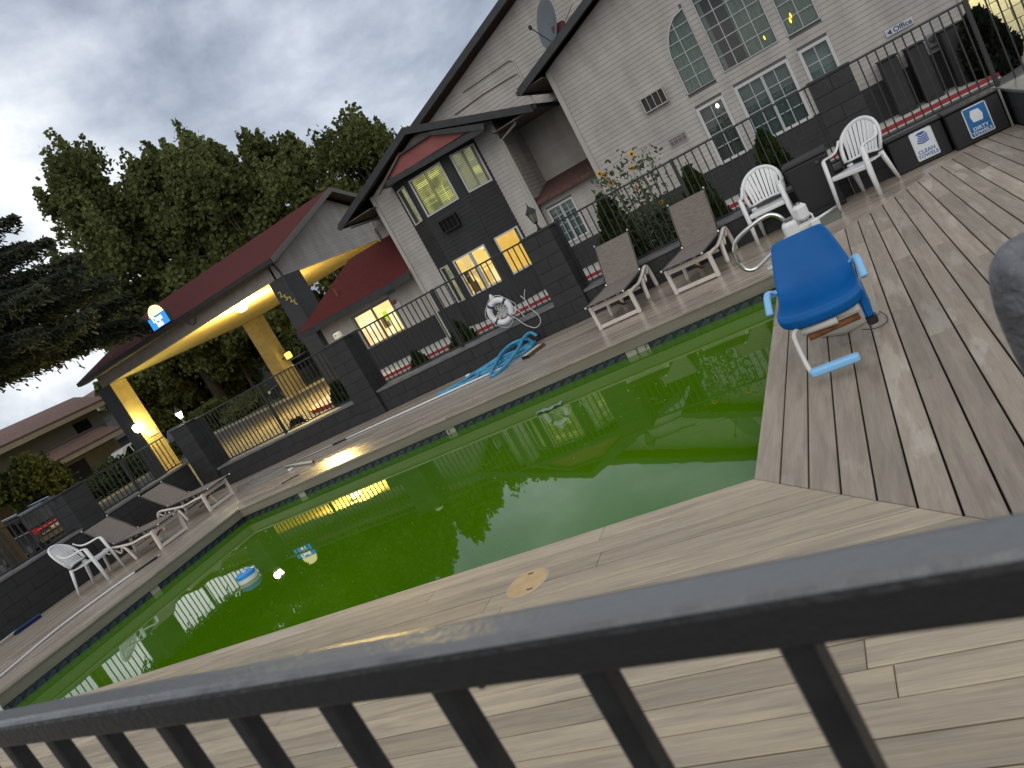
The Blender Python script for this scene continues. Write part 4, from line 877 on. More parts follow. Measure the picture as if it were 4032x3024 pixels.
MB().loft([[FG.p(0, HB, -.001), FG.p(gw, HB, -.001), FG.p(gw, 5.15, -.001), FG.p(rgY - YN, gz, -.001), FG.p(0, 5.15, -.001)], [FG.p(0, HB, -.1), FG.p(gw, HB, -.1), FG.p(gw, 5.15, -.1), FG.p(rgY - YN, gz, -.1), FG.p(0, 5.15, -.1)]]).build('gable_wall', M_CORE, PO)
for y0_, y1_ in ((eY0, rgY), (36.5, rgY)):
    MB().hull([(-19.1, y0_, eZ - .01), (-19.1, y1_, rgZ - .01), (-19.1, y1_, rgZ - .22), (-19.1, y0_, eZ - .22)], (.05, 0, 0)).build('rake_board', mat('olive_grey_trim', (.115, .112, .095), .7), PO)
    MB().hull([(-19.12, y0_, eZ - .08), (-19.12, y1_, rgZ - .08), (px1, y1_, rgZ - .08), (px1, y0_, eZ - .08)], (0, 0, -.02)).build('soffit', M_SOFFIT, PO)
# columns
def column(x0, x1, y0, y1, zt_, mf, ms):
    c_ = MB().box(x0 + .01, x1 - .01, y0 + .01, y1 - .01, GZ, zt_).build('column', M_CORE, PO)
    for F_, w_, m_ in ((Fr((x0, y0, 0), (1, 0, 0), (0, -1, 0)), x1 - x0, mf), (Fr((x1, y0, 0), (0, 1, 0), (1, 0, 0)), y1 - y0, ms)):
        siding(c_, F_, GZ, zt_, lambda b, w_=w_: (0, w_), [], m_, .13, 'column_course')
    return c_
M_CGREY = mat('charcoal_column', (.028, .030, .031), .7, col2=(.036, .038, .038), nscale=4, rnd=.05)
column(-32.0, -31.05, YN - .02, 25.6, HB - .01, M_CGREY, M_TAN); column(-20.15, -19.37, YN - .02, 25.8, HB - .01, M_CGREY, M_CGREY)
column(-31.5, -30.6, 34.7, 35.6, HB - .01, M_TAN, M_TAN); column(-20.6, -19.75, 34.7, 35.6, HB - .01, M_TAN, M_TAN)
downspout(PO, [(-19.25, 24.3, 5.15), (-19.3, 24.5, 5.0), (-19.32, 24.62, 4.7), (-19.32, 24.62, 2.4)], .05, M_BLACKTRIM)
# numerals stepping down the column: 2 5 2 0
for ch, rx, rz in (('2', -.8081, .0926), ('5', -.8015, .0845), ('2', -.7955, .0784), ('0', -.7890, .0709)):
    text_mesh('house_numeral', ch, .34, M_GOLD, PO, (rx * 24.62, 24.655, CAMZ + rz * 24.62), (1, 0, 0), (0, 0, 1), (0, -1, 0), .015, bold=.003)
# conduit loop under the gutter
MB().tube(spline([(-24.9, YN - .04, 5.0), (-24.75, YN - .06, 4.82), (-24.5, YN - .06, 4.82), (-24.35, YN - .04, 5.02)]), .02, 6).build('hanging_cable', M_BLACKTRIM, PO)
def lamp_light(name, loc, e_, col, r=.08):
    l = bpy.data.lights.new(name, 'POINT'); l.energy = e_; l.color = col; l.shadow_soft_size = r; o = bpy.data.objects.new(name, l); COL.objects.link(o); o.location = loc; return o
WARM = (1.0, .72, .22)
E_BULB = emis_mat('warm_bulb', [(1.0, .86, .42)], strength=9); E_BULBW = emis_mat('white_bulb', [(1.0, .97, .70)], strength=10)
cf = thing('ceiling_lamp', 'bright warm lamp hanging under the portico ceiling near the front beam', 'lamp', (-.8895 * 26, 26.0, HB - .1))
cx0 = -.8895 * 25.6; MB().lathe([(.05, .06), (.24, .03), (.27, -.10), (.16, -.22), (.01, -.25)], 16, (cx0, 25.6, HB - .05)).build('globe', E_BULB, cf, smooth=True); MB().lathe([(.1, .09), (.28, .07), (.28, .035), (.05, .03)], 16, (cx0, 25.6, HB - .05)).build('rim', M_DARKG, cf)
lamp_light('portico_lamp', (cx0, 25.9, HB - .75), 2600, WARM, .25)
def lantern(lb, loc, s=1.0, lit=None, group=None, wall=None, energy=0, col=WARM):
    L = thing('lantern', lb, 'lantern', loc, group=group)
    b = MB(); b.lathe([(.05 * s, 0), (.06 * s, .02 * s), (.03 * s, .04 * s), (.022 * s, .14 * s), (.05 * s, .17 * s), (.055 * s, .19 * s)], 10).build('base', M_BLACKP, L, local=True)
    MB().lathe([(.05 * s, .19 * s), (.11 * s, .40 * s), (.10 * s, .405 * s), (.01, .41 * s)], 6).build('glass', lit or mat('dusty_lantern_glass', (.16, .17, .12), .25), L, local=True)
    MB().lathe([(.135 * s, .40 * s), (.13 * s, .43 * s), (.07 * s, .50 * s), (.03 * s, .54 * s), (.012 * s, .60 * s), (.002, .66 * s)], 8).build('hood', M_BLACKP, L, local=True)
    cg = MB()
    for k_ in range(6): a = math.pi / 3 * k_; cg.tube([(.054 * s * math.cos(a), .054 * s * math.sin(a), .19 * s), (.115 * s * math.cos(a), .115 * s * math.sin(a), .41 * s)], .006 * s, 4)
    cg.build('cage', M_BLACKP, L, local=True)
    if energy: lamp_light('lantern_light', (loc[0], loc[1] - .12, loc[2] + .32 * s), energy, col, .06)
    return L
lantern('lit carriage lantern on the corner pillar at the far left of the fence', (-13.03, 11.37, PT + .005), .62, E_BULBW, 'carriage lanterns', energy=14, col=(1, .93, .55))
lantern('unlit black carriage lantern on the pillar left of the loungers', (-4.20, 11.37, PT + .005), .70, None, 'carriage lanterns')
wl_ = thing('pillar_lamp', 'small white square lamp on the pillar left of the lobby window', 'lamp', (-8.55, 11.4, PT)); MB().cbox(-8.62, -8.49, 11.33, 11.46, PT + .006, PT + .13, .02).build('shade', mat('white_lamp_shade', (.66, .64, .52), .4, emit=(1, .9, .5), estr=.12), wl_); MB().box(-8.575, -8.535, 11.326, 11.3295, PT + .07, PT + .10).build('bulb', M_GOLD, wl_)
lc = thing('wall_lantern', 'dazzling lit lantern on the left portico column', 'lantern', (-31.0, 24.3, 2.2)); MB().lathe([(.03, -.2), (.12, -.1), (.14, .12), (.05, .2)], 10, (-30.86, 24.42, 2.2)).build('glass', E_BULBW, lc, smooth=True); MB().tube([(-30.86, 24.42, 2.40), (-30.95, 24.6, 2.45), (-31.03, 24.72, 2.4)], .03, 6).build('bracket', M_BLACKP, lc)
lamp_light('column_lantern_light', (-30.70, 24.75, 2.2), 230, (1, .90, .30), .12)
lc2 = thing('wall_lantern', 'small amber lantern on the rear portico column', 'lantern', (-29.95, 35.0, 1.8)); MB().cbox(-30.22, -29.90, 34.9, 35.2, 1.62, 2.0, .04).build('glass', emis_mat('amber_lantern', [(1.0, .78, .14)], strength=1.6), lc2); MB().cbox(-30.26, -29.86, 34.86, 35.24, 2.0, 2.07, .03).build('hood', M_BLACKP, lc2); MB().box(-30.6, -30.22, 35.0, 35.1, 1.75, 1.82).build('bracket', M_BLACKP, lc2)
lamp_light('rear_lantern_light', (-29.6, 34.7, 1.8), 20, (1, .8, .2))
ps = thing('notice_plate', 'small cream notice plate on the left portico column', 'sign', (-31, 25.2, 1.7)); MB().box(-31.03, -31.005, 24.92, 25.42, 1.58, 1.86).build('plate', mat('cream_plate', (.55, .48, .36), .6), ps)
for i in range(3): MB().box(-31.004, -31.001, 25.0, 25.34, 1.64 + i * .07, 1.66 + i * .07).build('print_line', M_DARKG, ps)
# illuminated sign on the roof
sg = thing('illuminated_sign', 'glowing roof sign with a yellow sun over a blue panel reading Days Inn', 'sign', (-26.2, 24.4, 5.3)); ys = 24.22
def sp(rx, rz): return (rx * ys, ys, CAMZ + rz * ys)
E_SB = emis_mat('sign_blue', [(.05, .33, .85)], strength=1.0); E_SW = emis_mat('sign_white', [(1, .98, .9)], strength=1.5); E_SY = emis_mat('sign_sun', [(1.0, .90, .45)], strength=1.5)
X0, X1, Z0, Z1 = -26.33, -25.23, 5.36, 5.86
MB().box(X0, X1, ys, ys + .18, Z0, Z1).build('panel', E_SB, sg); MB().box(X0 - .02, X1 + .02, ys + .02, ys + .22, Z0 - .02, Z1 + .02).build('cabinet', M_DARKG, sg)
text_mesh('lettering', 'Days', .30, E_SW, sg, (-25.78, ys - .006, 5.73), (1, 0, 0), (0, 0, 1), (0, -1, 0), .004, bold=.014); text_mesh('lettering', 'Inn', .30, E_SW, sg, (-25.78, ys - .006, 5.49), (1, 0, 0), (0, 0, 1), (0, -1, 0), .004, bold=.014)
sunp = []
for i in range(25):
    a = math.pi * i / 24; r = .36 + (.055 if i % 2 else 0); sunp.append((-25.78 + r * math.cos(a), ys + .02, Z1 + .022 + r * math.sin(a)))
MB().hull(sunp, (0, .14, 0)).build('sun_emblem', E_SY, sg)

# =================================================================== NEIGHBOUR MOTEL BLOCK (left)
NB = thing('motel_block', 'tan two storey motel block with brown tiled roofs at the far left', 'building', (-50, 28, GZ))
M_TANW = mat('tan_stucco', (.145, .125, .085), .85, col2=(.17, .148, .10), nscale=2); M_GRYW = mat('grey_stucco', (.085, .085, .072), .85); M_TILE = mat('brown_roof_tile', (.135, .085, .070), .8, col2=(.18, .115, .095), nscale=6, rnd=.1); M_TANB = mat('tan_fascia', (.24, .20, .14), .8); M_BRN = mat('brown_garage_wall', (.075, .05, .028), .9)
y0n, y1n = 6.0, 38.3
MB().box(-58, -50, y0n, y1n - .6, GZ, 5.1).build('upper_wall', M_GRYW, NB)
MB().box(-50, -49.93, 33.0, y1n - .7, GZ, 3.0).build('lower_wall', M_TANW, NB); MB().box(-50, -49.96, y0n, 33.0, GZ, 3.0).build('garage_wall', M_BRN, NB)
for z0_, z1_, xa, xb in ((5.35, 6.45, -49.2, -51.2), (3.0, 3.92, -48.7, -50.0)):
    n = 6
    for i in range(n):
        ta, tb = i / n, (i + 1) / n; za, zb = z0_ + (z1_ - z0_) * ta, z0_ + (z1_ - z0_) * tb; xa_, xb_ = xa + (xb - xa) * ta, xa + (xb - xa) * tb
        ya = y1n if z0_ > 4 else y1n - .8
        MB().hull([(xa_, y0n, za), (xa_, ya - ta * .8, za), (xb_, ya - tb * .8, zb), (xb_, y0n, zb)], (.09, 0, .15)).build('tile_course', M_TILE, NB)
    MB().box(xa - .02, xa + .12, y0n, y1n - (0 if z0_ > 4 else .8), z0_ - .30, z0_ - .01).build('fascia', M_TANB, NB)
    MB().box(-50.2, xa, y0n, y1n - (0 if z0_ > 4 else .8), z0_ - .22, z0_ - .15).build('soffit', M_TANW, NB)
MB().box(-51.4, -51.1, y0n, y1n - 1.2, 6.45, 6.60).build('ridge_cap', M_TANB, NB)
MB().box(-49.92, -49.86, 32.9, 34.7, GZ, 2.45).build('garage_door', mat('dark_opening', (.006, .006, .006), .8), NB); MB().box(-48.9, -48.75, 31.8, 31.95, GZ, 2.75).build('post', M_TANB, NB)
MB().box(-49.99, -49.9, 35.4, 36.6, 3.98, 4.8).build('window', M_CGLASS, NB); MB().box(-49.7, -49.6, y0n, y1n - .5, 3.93, 4.02).build('railing_bar', mat('blue_grey_rail', (.06, .08, .09), .5), NB)
N2 = thing('motel_block', 'far motel block with a grey balcony behind the left portico column', 'building', (-56, 52, GZ))
MB().box(-70, -54.5, 46.5, 60, GZ, 5.6).build('wall', M_GRYW, N2); MB().box(-54.48, -54.42, 47.2, 49.5, 3.6, 5.0).build('window', M_CGLASS, N2)
for i in range(5): MB().hull([(-53.3 - .3 * i, 45.3 + .3 * i, 5.8 + .3 * i), (-53.3 - .3 * i, 60, 5.8 + .3 * i), (-53.6 - .3 * i, 60, 6.1 + .3 * i), (-53.6 - .3 * i, 45.6 + .3 * i, 6.1 + .3 * i)], (.06, -.06, .09)).build('tile_course', M_TILE, N2)
for i in range(5): MB().hull([(-70, 45.3 + .3 * i, 5.8 + .3 * i), (-53.3 - .3 * i, 45.3 + .3 * i, 5.8 + .3 * i), (-53.6 - .3 * i, 45.6 + .3 * i, 6.1 + .3 * i), (-70, 45.6 + .3 * i, 6.1 + .3 * i)], (.0, -.06, .09)).build('tile_course', M_TILE, N2)
MB().box(-70, -53.2, 45.2, 45.35, 5.5, 5.8).build('fascia', M_TANB, N2); MB().box(-53.35, -53.2, 45.35, 60, 5.5, 5.8).build('fascia', M_TANB, N2); MB().box(-70, -53.2, 45.2, 46.5, 2.6, 3.9).build('balcony', mat('slate_balcony', (.05, .06, .065), .7), N2)

# =================================================================== VEGETATION
def quads_obj(name, C, U, V, m, parent):
    n = len(C); vs = np.empty((n, 4, 3)); vs[:, 0] = C - U - V; vs[:, 1] = C + U - V; vs[:, 2] = C + U + V; vs[:, 3] = C - U + V
    if parent is not None: vs -= np.array(parent_loc(parent))
    me = bpy.data.meshes.new(name); me.vertices.add(n * 4); me.vertices.foreach_set('co', vs.ravel()); me.loops.add(n * 4); me.loops.foreach_set('vertex_index', np.arange(n * 4)); me.polygons.add(n)
    me.polygons.foreach_set('loop_start', np.arange(0, n * 4, 4)); me.update(calc_edges=True); me.materials.append(m)
    o = bpy.data.objects.new(name, me); COL.objects.link(o); o.parent = parent; return o
def rand_dirs(n):
    v = RNG.normal(size=(n, 3)); return v / np.linalg.norm(v, axis=1)[:, None]
def leaf_cloud(C, size, upright=0.0, asp=1.0):
    n = len(C); N_ = rand_dirs(n); N_[:, 2] *= (1 - upright); N_ /= np.linalg.norm(N_, axis=1)[:, None]
    T = rand_dirs(n); U = np.cross(N_, T); U /= np.linalg.norm(U, axis=1)[:, None] + 1e-9; V = np.cross(N_, U)
    s = size * RNG.uniform(.6, 1.3, size=(n, 1)); return U * s, V * s * asp
F_POP = foliage_mat('poplar_leaves', (.056, .066, .018), (.108, .126, .036), (.180, .200, .070), .30)
F_WIL = foliage_mat('ash_leaves', (.045, .058, .014), (.09, .110, .028), (.15, .175, .055), .6)
F_SPR = foliage_mat('spruce_needles', (.026, .036, .020), (.052, .066, .038), (.095, .098, .058), .9)
F_ARB = foliage_mat('arborvitae_foliage', (.012, .022, .005), (.028, .048, .010), (.060, .095, .020), 3.0)
F_SHR = foliage_mat('shrub_leaves', (.020, .034, .010), (.045, .070, .020), (.085, .125, .038), 2.0)
F_SUN = foliage_mat('sunflower_leaves', (.035, .050, .025), (.075, .105, .050), (.13, .17, .09), 6.0)
def tree(lb, base, H, R, crown_z0, n, m, leaf=.16, name='poplar_tree', cat='tree', lobes=26, spread=.9, limbs=9, lean=(0, 0), dens=1.0, group='tall trees behind the portico'):
    T_ = thing(name, lb, cat, base, group=group); bx, by, bz = base
    Vc = Vector(base); tr = MB(); top = Vector((bx + lean[0], by + lean[1], bz + H * .80)); tr.tube([Vc, Vc.lerp(top, .35), Vc.lerp(top, .7), top], [H * .022, H * .017, H * .010, H * .004], 8); tr.build('trunk', M_BARK, T_, smooth=True)
    cz = (crown_z0 + H) / 2; hz = (H - crown_z0) / 2
    cl = []
    while len(cl) < lobes:
        p_ = RNG.uniform(-1, 1, 3)
        if np.linalg.norm(p_) > 1 or np.linalg.norm(p_) < .25: continue
        if p_[2] > 0: p_[:2] *= math.sqrt(max(0, 1 - p_[2] ** 2 * .75))
        cl.append(np.array([bx + lean[0] * .6 + p_[0] * R * .86, by + lean[1] * .6 + p_[1] * R * .86, bz + cz + p_[2] * hz * .86]))
    lm_ = MB()
    for c in cl[:limbs * 2]:
        s = Vc.lerp(top, random.uniform(.25, .85)); e_ = Vector(c); mid = s.lerp(e_, .5) + Vector((0, 0, R * .06)); lm_.tube([s, mid, e_], [H * .0065, H * .004, H * .0015], 5)
    lm_.build('limbs', M_BARK, T_, smooth=True)
    n = int(n * 2.1); leaf = leaf * .62; subs = 15; per = max(1, int(n / lobes)); Cs = []
    for c in cl:
        rr_ = R * RNG.uniform(.22, .40) * spread; sc_ = rand_dirs(subs) * rr_ * RNG.uniform(.45, 1, (subs, 1)) * np.array([1, 1, 1.15])
        for s_ in sc_:
            k_ = int(per / subs * RNG.uniform(.5, 1.5)); t_ = RNG.beta(1.3, 1.6, k_)[:, None]; wd_ = (.40 * (1 - t_) ** .8 + .05) * min(rr_, 2.2) * .55
            q_ = np.concatenate([RNG.normal(size=(k_, 2)) * wd_, (t_ - .35) * min(rr_, 2.2) * 1.25 * RNG.uniform(.8, 1.3)], 1); Cs.append(c + s_ + q_)
    C = np.concatenate(Cs); U, V = leaf_cloud(C, leaf, .35, 1.3); quads_obj('crown', C, U, V, m, T_)
    return T_
tree('tallest broad green tree, left half of the tree group behind the portico', (-47.6, 46, GZ), 24.3, 6.5, 4.0, 30000, F_POP, .17, lobes=40)
tree('broad green tree right of the tallest one behind the portico roof', (-41.0, 47, GZ), 22.4, 5.6, 4.0, 27000, F_POP, .17, lobes=34)
tree('medium tree rising above the middle of the portico roof', (-35.8, 45, GZ), 17.6, 3.9, 3.0, 17000, F_POP, .16, lobes=30)
tree('slender tree above the right end of the portico roof', (-30.6, 44.5, GZ), 16.6, 3.3, 4.0, 11000, F_POP, .15, lobes=26, spread=1.0)
tree('thin leaved tree beside the tower roof with visible bare branches', (-24.6, 44, GZ), 13.6, 3.3, 5.0, 6500, F_POP, .13, lobes=26, spread=1.1, limbs=13)
tree('sparse tree left of the tower roof', (-26.9, 45.5, GZ), 13.8, 2.6, 5.0, 7000, F_POP, .14, lobes=20, spread=1.0, limbs=10)
tree('low dense green tree seen under the portico ceiling', (-45.5, 47.5, GZ), 8.8, 5.4, 3.4, 20000, F_WIL, .16, lobes=26, name='shade_tree', group='green trees seen under the portico')
tree('light green tree beside the white van, seen under the portico', (-52.5, 51, GZ), 7.2, 4.2, .6, 16000, F_WIL, .15, lobes=22, name='shade_tree', group='green trees seen under the portico')
tree('dark tree between the far motel block and the bright lantern', (-52.0, 44.0, GZ), 8.8, 3.6, .8, 14000, F_POP, .15, lobes=22, name='shade_tree', group='green trees seen under the portico')
tree('dark green tree behind the house number column', (-36.5, 54, GZ), 9.5, 4.6, 1.0, 15000, F_POP, .16, lobes=22, name='shade_tree', group='green trees seen under the portico')
tree('dark tree behind the entrance canopy above the black SUV', (-31.0, 50, GZ), 8.5, 3.6, 2.6, 11000, F_POP, .16, lobes=20, name='shade_tree', group='green trees seen under the portico')
tree('dark leafy small tree at the left edge below the spruce', (-37.6, 23.4, GZ), 4.7, 2.3, .6, 9000, F_POP, .09, lobes=16, name='small_tree', group='green trees seen under the portico')
# spruce, left foreground
def spruce(lb, base, H, R, z0):
    T_ = thing('spruce_tree', lb, 'tree', base); bx, by, bz = base
    MB().tube([(bx, by, bz), (bx, by, bz + H * .5), (bx, by, bz + H)], [.34, .2, .02], 10).build('trunk', M_BARK, T_, smooth=True)
    br_ = MB(); Cs = []; Us = []; Vs = []
    z = z0; lv = 0
    while z < H - .4:
        f = (z - z0) / (H - z0); rr_ = R * (1 - f) ** .62 * (1 if z > z0 + 1.0 else .9); nb = 11
        for k_ in range(nb):
            a = 2 * math.pi * (k_ + random.random() * .8) / nb + lv; L = rr_ * random.uniform(.78, 1.12); dx, dy = math.cos(a), math.sin(a)
            if f < .75 and (dx * .9 - dy * .43) < -.55: continue
            droop = random.uniform(.12, .26); pts_ = []
            for j in range(7):
                s = j / 6; pts_.append(Vector((bx + dx * L * s, by + dy * L * s, bz + z + .25 * s * L * .2 - droop * L * s * s + .05 * L * s ** 4)))
            br_.tube(pts_, [.045 * (1 - .8 * j / 6) for j in range(7)], 4)
            m_ = int(230 * L); s = RNG.uniform(.10, 1.0, m_) ** .75; idx = s * 6; i0 = np.clip(idx.astype(int), 0, 5); fr = (idx - i0)[:, None]; PP = np.array([tuple(p_) for p_ in pts_]); c = PP[i0] * (1 - fr) + PP[i0 + 1] * fr
            tw = np.round(s * 9 + .3) ; ph = np.sin(tw * 12.9 + k_ * 3.1); side = (RNG.normal(size=m_) * .10 + ph * (.12 + .42 * np.sin(s * 2.7)) * RNG.uniform(.2, 1.0, m_))[:, None]; pn = np.array([-dy, dx, 0]); c = c + side * pn + np.array([0, 0, 1]) * (-np.abs(side) * .35 - np.abs(RNG.normal(size=(m_, 1))) * .26 + .04)
            dirn = np.array([dx, dy, -.2]) * .45 + pn * np.sign(side) * .35 + np.array([0, 0, -.75]) * RNG.uniform(0, 1, (m_, 1)) + RNG.normal(size=(m_, 3)) * .25; dirn /= np.linalg.norm(dirn, axis=1)[:, None]
            nrm = RNG.normal(size=(m_, 3)); u = np.cross(dirn, nrm); u /= np.linalg.norm(u, axis=1)[:, None] + 1e-9
            Cs.append(c); Us.append(u * RNG.uniform(.020, .042, (m_, 1))); Vs.append(dirn * RNG.uniform(.07, .17, (m_, 1)))
        z += .50 + .14 * random.random(); lv += .7
    br_.build('branches', M_BARK, T_, smooth=True); quads_obj('needles', np.concatenate(Cs), np.concatenate(Us), np.concatenate(Vs), F_SPR, T_); return T_
spruce('big dark spruce tree at the left edge hanging over the end of the portico', (-32.2, 17.6, GZ), 21.0, 9.2, 7.2)
# clipped arborvitae and shrubs
def cone_shrub(lb, x, y, top, R, z0=-.39, n=5200, name='cone_shrub', shape=1.0, m=None, leaf=.018, group='evergreen shrubs behind the railing'):
    T_ = thing(name, lb, 'shrub', (x, y, z0), group=group); H = top - z0
    t_ = RNG.uniform(0, 1, n); a = RNG.uniform(0, 2 * math.pi, n); prof_ = np.clip((1 - t_) ** (.62 * shape) * np.minimum(1, .62 + 2.0 * t_), 0, 1); rr_ = R * prof_ * (1 + .16 * np.sin(a * 3 + t_ * 7) + .10 * np.sin(a * 7 - t_ * 15)) * RNG.uniform(.72, 1.05, n)
    C = np.stack([x + rr_ * np.cos(a), y + rr_ * np.sin(a), z0 + t_ * H + RNG.normal(size=n) * .03], 1)
    up_ = np.stack([np.cos(a) * .35, np.sin(a) * .35, np.ones(n)], 1) + RNG.normal(size=(n, 3)) * .28; up_ /= np.linalg.norm(up_, axis=1)[:, None]
    U = np.cross(up_, rand_dirs(n)); U /= np.linalg.norm(U, axis=1)[:, None] + 1e-9
    quads_obj('foliage', C, U * RNG.uniform(leaf * .6, leaf * 1.4, (n, 1)), up_ * RNG.uniform(leaf * 1.6, leaf * 4.2, (n, 1)), m or F_ARB, T_)
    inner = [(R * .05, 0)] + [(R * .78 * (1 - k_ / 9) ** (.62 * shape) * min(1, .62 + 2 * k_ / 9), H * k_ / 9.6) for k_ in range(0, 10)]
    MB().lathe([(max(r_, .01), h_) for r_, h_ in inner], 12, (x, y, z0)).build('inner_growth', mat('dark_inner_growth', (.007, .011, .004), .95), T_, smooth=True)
    MB().tube([(x, y, z0 - .03), (x, y, z0 + .3)], .03, 6).build('stem', M_BARK, T_)
cone_shrub('tall dark cone shrub behind the left lounger, nearest the lantern pillar', -3.36, 12.25, 1.50, .50)
cone_shrub('dark cone shrub behind the right lounger', -1.98, 12.25, 1.24, .45)
cone_shrub('dark cone shrub behind the middle white chair', -.83, 12.25, 1.20, .43)
cone_shrub('low evergreen shrub left of the life ring', -6.78, 12.2, .76, .46, n=3600)
cone_shrub('smallest low shrub below the lobby window', -7.85, 12.2, .60, .38, n=3000)
cone_shrub('small dark shrub beside the pillar with the white lamp', -9.82, 12.2, .78, .34, n=2600, shape=.6)
cone_shrub('dry brown shrub behind the railing in front of the driveway', -11.2, 12.2, .46, .40, n=1400, shape=.8, m=foliage_mat('dry_shrub', (.03, .022, .012), (.06, .045, .02), (.09, .07, .03), 4), leaf=.022)
cone_shrub('spiky dark shrub at the right end of the motel wing', 3.45, 20.7, 1.02, .55, z0=-.35, n=2600, shape=.7, m=foliage_mat('dark_spiky', (.004, .006, .003), (.008, .012, .005), (.014, .02, .008), 3), leaf=.035)
def bush(lb, x, y, R, H, n, m, z0=GZ + .1, leaf=.07, group='leafy bushes in the left planting island'):
    T_ = thing('bush', lb, 'bush', (x, y, z0), group=group); cl = rand_dirs(14) * RNG.uniform(.2, .85, (14, 1)); C = np.concatenate([c * np.array([R, R, H / 2]) + np.array([x, y, z0 + H / 2]) + RNG.normal(size=(n // 14, 3)) * np.array([R, R, H / 2]) * .24 for c in cl]); C = C[C[:, 2] > z0]
    U, V = leaf_cloud(C, leaf, .2, 1.2); quads_obj('foliage', C, U, V, m, T_)
    b = MB()
    for k_ in range(6): a = k_; b.tube([(x, y, z0 - .05), (x + math.cos(a) * R * .5, y + math.sin(a) * R * .5, z0 + H * .7)], [.04, .012], 5)
    b.build('stems', M_BARK, T_)
bush('leafy bush in front of the white SUV nose', -44.6, 32.0, 1.6, 1.9, 6500, F_SHR); bush('leafy bush left in the island before the garage', -44.9, 30.0, 1.4, 1.7, 5000, F_SHR); bush('small bush near the lit column base', -43.7, 34.0, 1.1, 1.3, 3600, F_SHR)
bush('large light green bush beside the white van', -52, 50.0, 3.0, 3.4, 8000, F_WIL, leaf=.13); bush('bush at the left end of the driveway island', -45.5, 42.0, 2.2, 2.2, 6000, F_WIL, leaf=.12); bush('low bush in the middle of the driveway island', -40.0, 40.5, 1.8, 1.1, 4500, F_WIL, leaf=.10)
bush('low green bush behind the corner pillar lantern', -38.5, 31.5, .9, .9, 2200, F_SHR)
# distant hedge line so the view under the portico closes
C = np.stack([RNG.uniform(-95, 30, 36000), RNG.uniform(74, 80, 36000), GZ + RNG.beta(1.5, 1.6, 36000) * 6.5], 1); C[:, 2] += np.sin(C[:, 0] * .35) * .8; U, V = leaf_cloud(C, .30, .3, 1.2)
tag(quads_obj('treeline', C, U, V, F_POP, None), kind='stuff')
# sunflower clump
sf = thing('sunflower_plant', 'tall sunflower plant with yellow flowers above the railing', 'plant', (-2.7, 12.1, -.39)); ysf = 12.15
heads = [(-.2138, .0155, 1), (-.1975, .0038, 0), (-.2215, .0, 1), (-.2615, .0135, 1), (-.2560, .0080, 2), (-.2535, -.0035, 1), (-.2240, -.0260, 2), (-.2075, -.0550, 2), (-.2465, -.0850, 3), (-.239, -.055, 3), (-.2295, -.045, 3)]
M_PET = mat('sunflower_petal', (.62, .30, .015), .6, col2=(.70, .40, .03), nscale=30); M_DISC = mat('sunflower_disc', (.035, .018, .01), .9); M_STEM = mat('sunflower_stem', (.10, .13, .06), .7)
st = MB(); lc_ = []
for rx, rz, kd in heads:
    X, Z = rx * ysf, CAMZ + rz * ysf; bxx = -2.75 + (X + 2.75) * .35 + random.uniform(-.1, .1); byy = ysf + random.uniform(-.1, .15)
    pts_ = spline([(bxx, byy, -.40), (bxx + (X - bxx) * .4 + random.uniform(-.04, .04), byy, -.40 + (Z + .4) * .5), (X, ysf, Z - .03)], 5); st.tube(pts_, [.012 - .007 * i / (len(pts_) - 1) for i in range(len(pts_))], 5)
    for p_ in pts_[3:]: lc_.append(p_)
    nrm = Vector((random.uniform(-.2, .4), -1, random.uniform(-.1, .25))).normalized(); a1 = nrm.cross(Vector((0, 0, 1))).normalized(); a2 = a1.cross(nrm); r0 = (.050 if kd == 1 else .040 if kd == 2 else .03)
    fh = MB().lathe([(.001, -.012), (r0 * .42, -.008), (r0 * .42, .004), (.001, .010)], 10, (0, 0, 0), 'y'); fh.v = [tuple(Vector((X, ysf, Z)) + a1 * v[0] - nrm * v[1] + a2 * v[2]) for v in fh.v]
    ho = fh.build('flower_head', M_DISC if kd else M_STEM, sf, smooth=True); pm = MB()
    if kd:
        for k_ in range(16):
            a = 2 * math.pi * k_ / 16 + random.uniform(-.1, .1); d = a1 * math.cos(a) + a2 * math.sin(a); tt = a1 * -math.sin(a) + a2 * math.cos(a); c = Vector((X, ysf, Z)); L = r0 * random.uniform(.9, 1.15); wv_ = r0 * .17
            pm.add([c + d * r0 * .38 - tt * wv_, c + d * r0 * .38 + tt * wv_, c + d * L * .75 + tt * wv_ * .9 + nrm * .004, c + d * L * 1.08 - nrm * .004, c + d * L * .75 - tt * wv_ * .9 + nrm * .004], [(0, 1, 2, 3, 4)])
        pm.build('petals', M_PET, ho)
st.build('stems', M_STEM, sf, smooth=True)
lc_ = np.array(lc_); n = 1500; C = lc_[RNG.integers(0, len(lc_), n)] + RNG.normal(size=(n, 3)) * np.array([.14, .10, .10]); 
n2_ = 3200; C2 = np.stack([RNG.normal(-2.62, .17, n2_), RNG.normal(12.15, .15, n2_), RNG.uniform(-.35, .95, n2_)], 1); C = np.concatenate([C, C2]); U, V = leaf_cloud(C, .0155, .2, 1.9); quads_obj('leaves', C, U, V, F_SUN, sf)

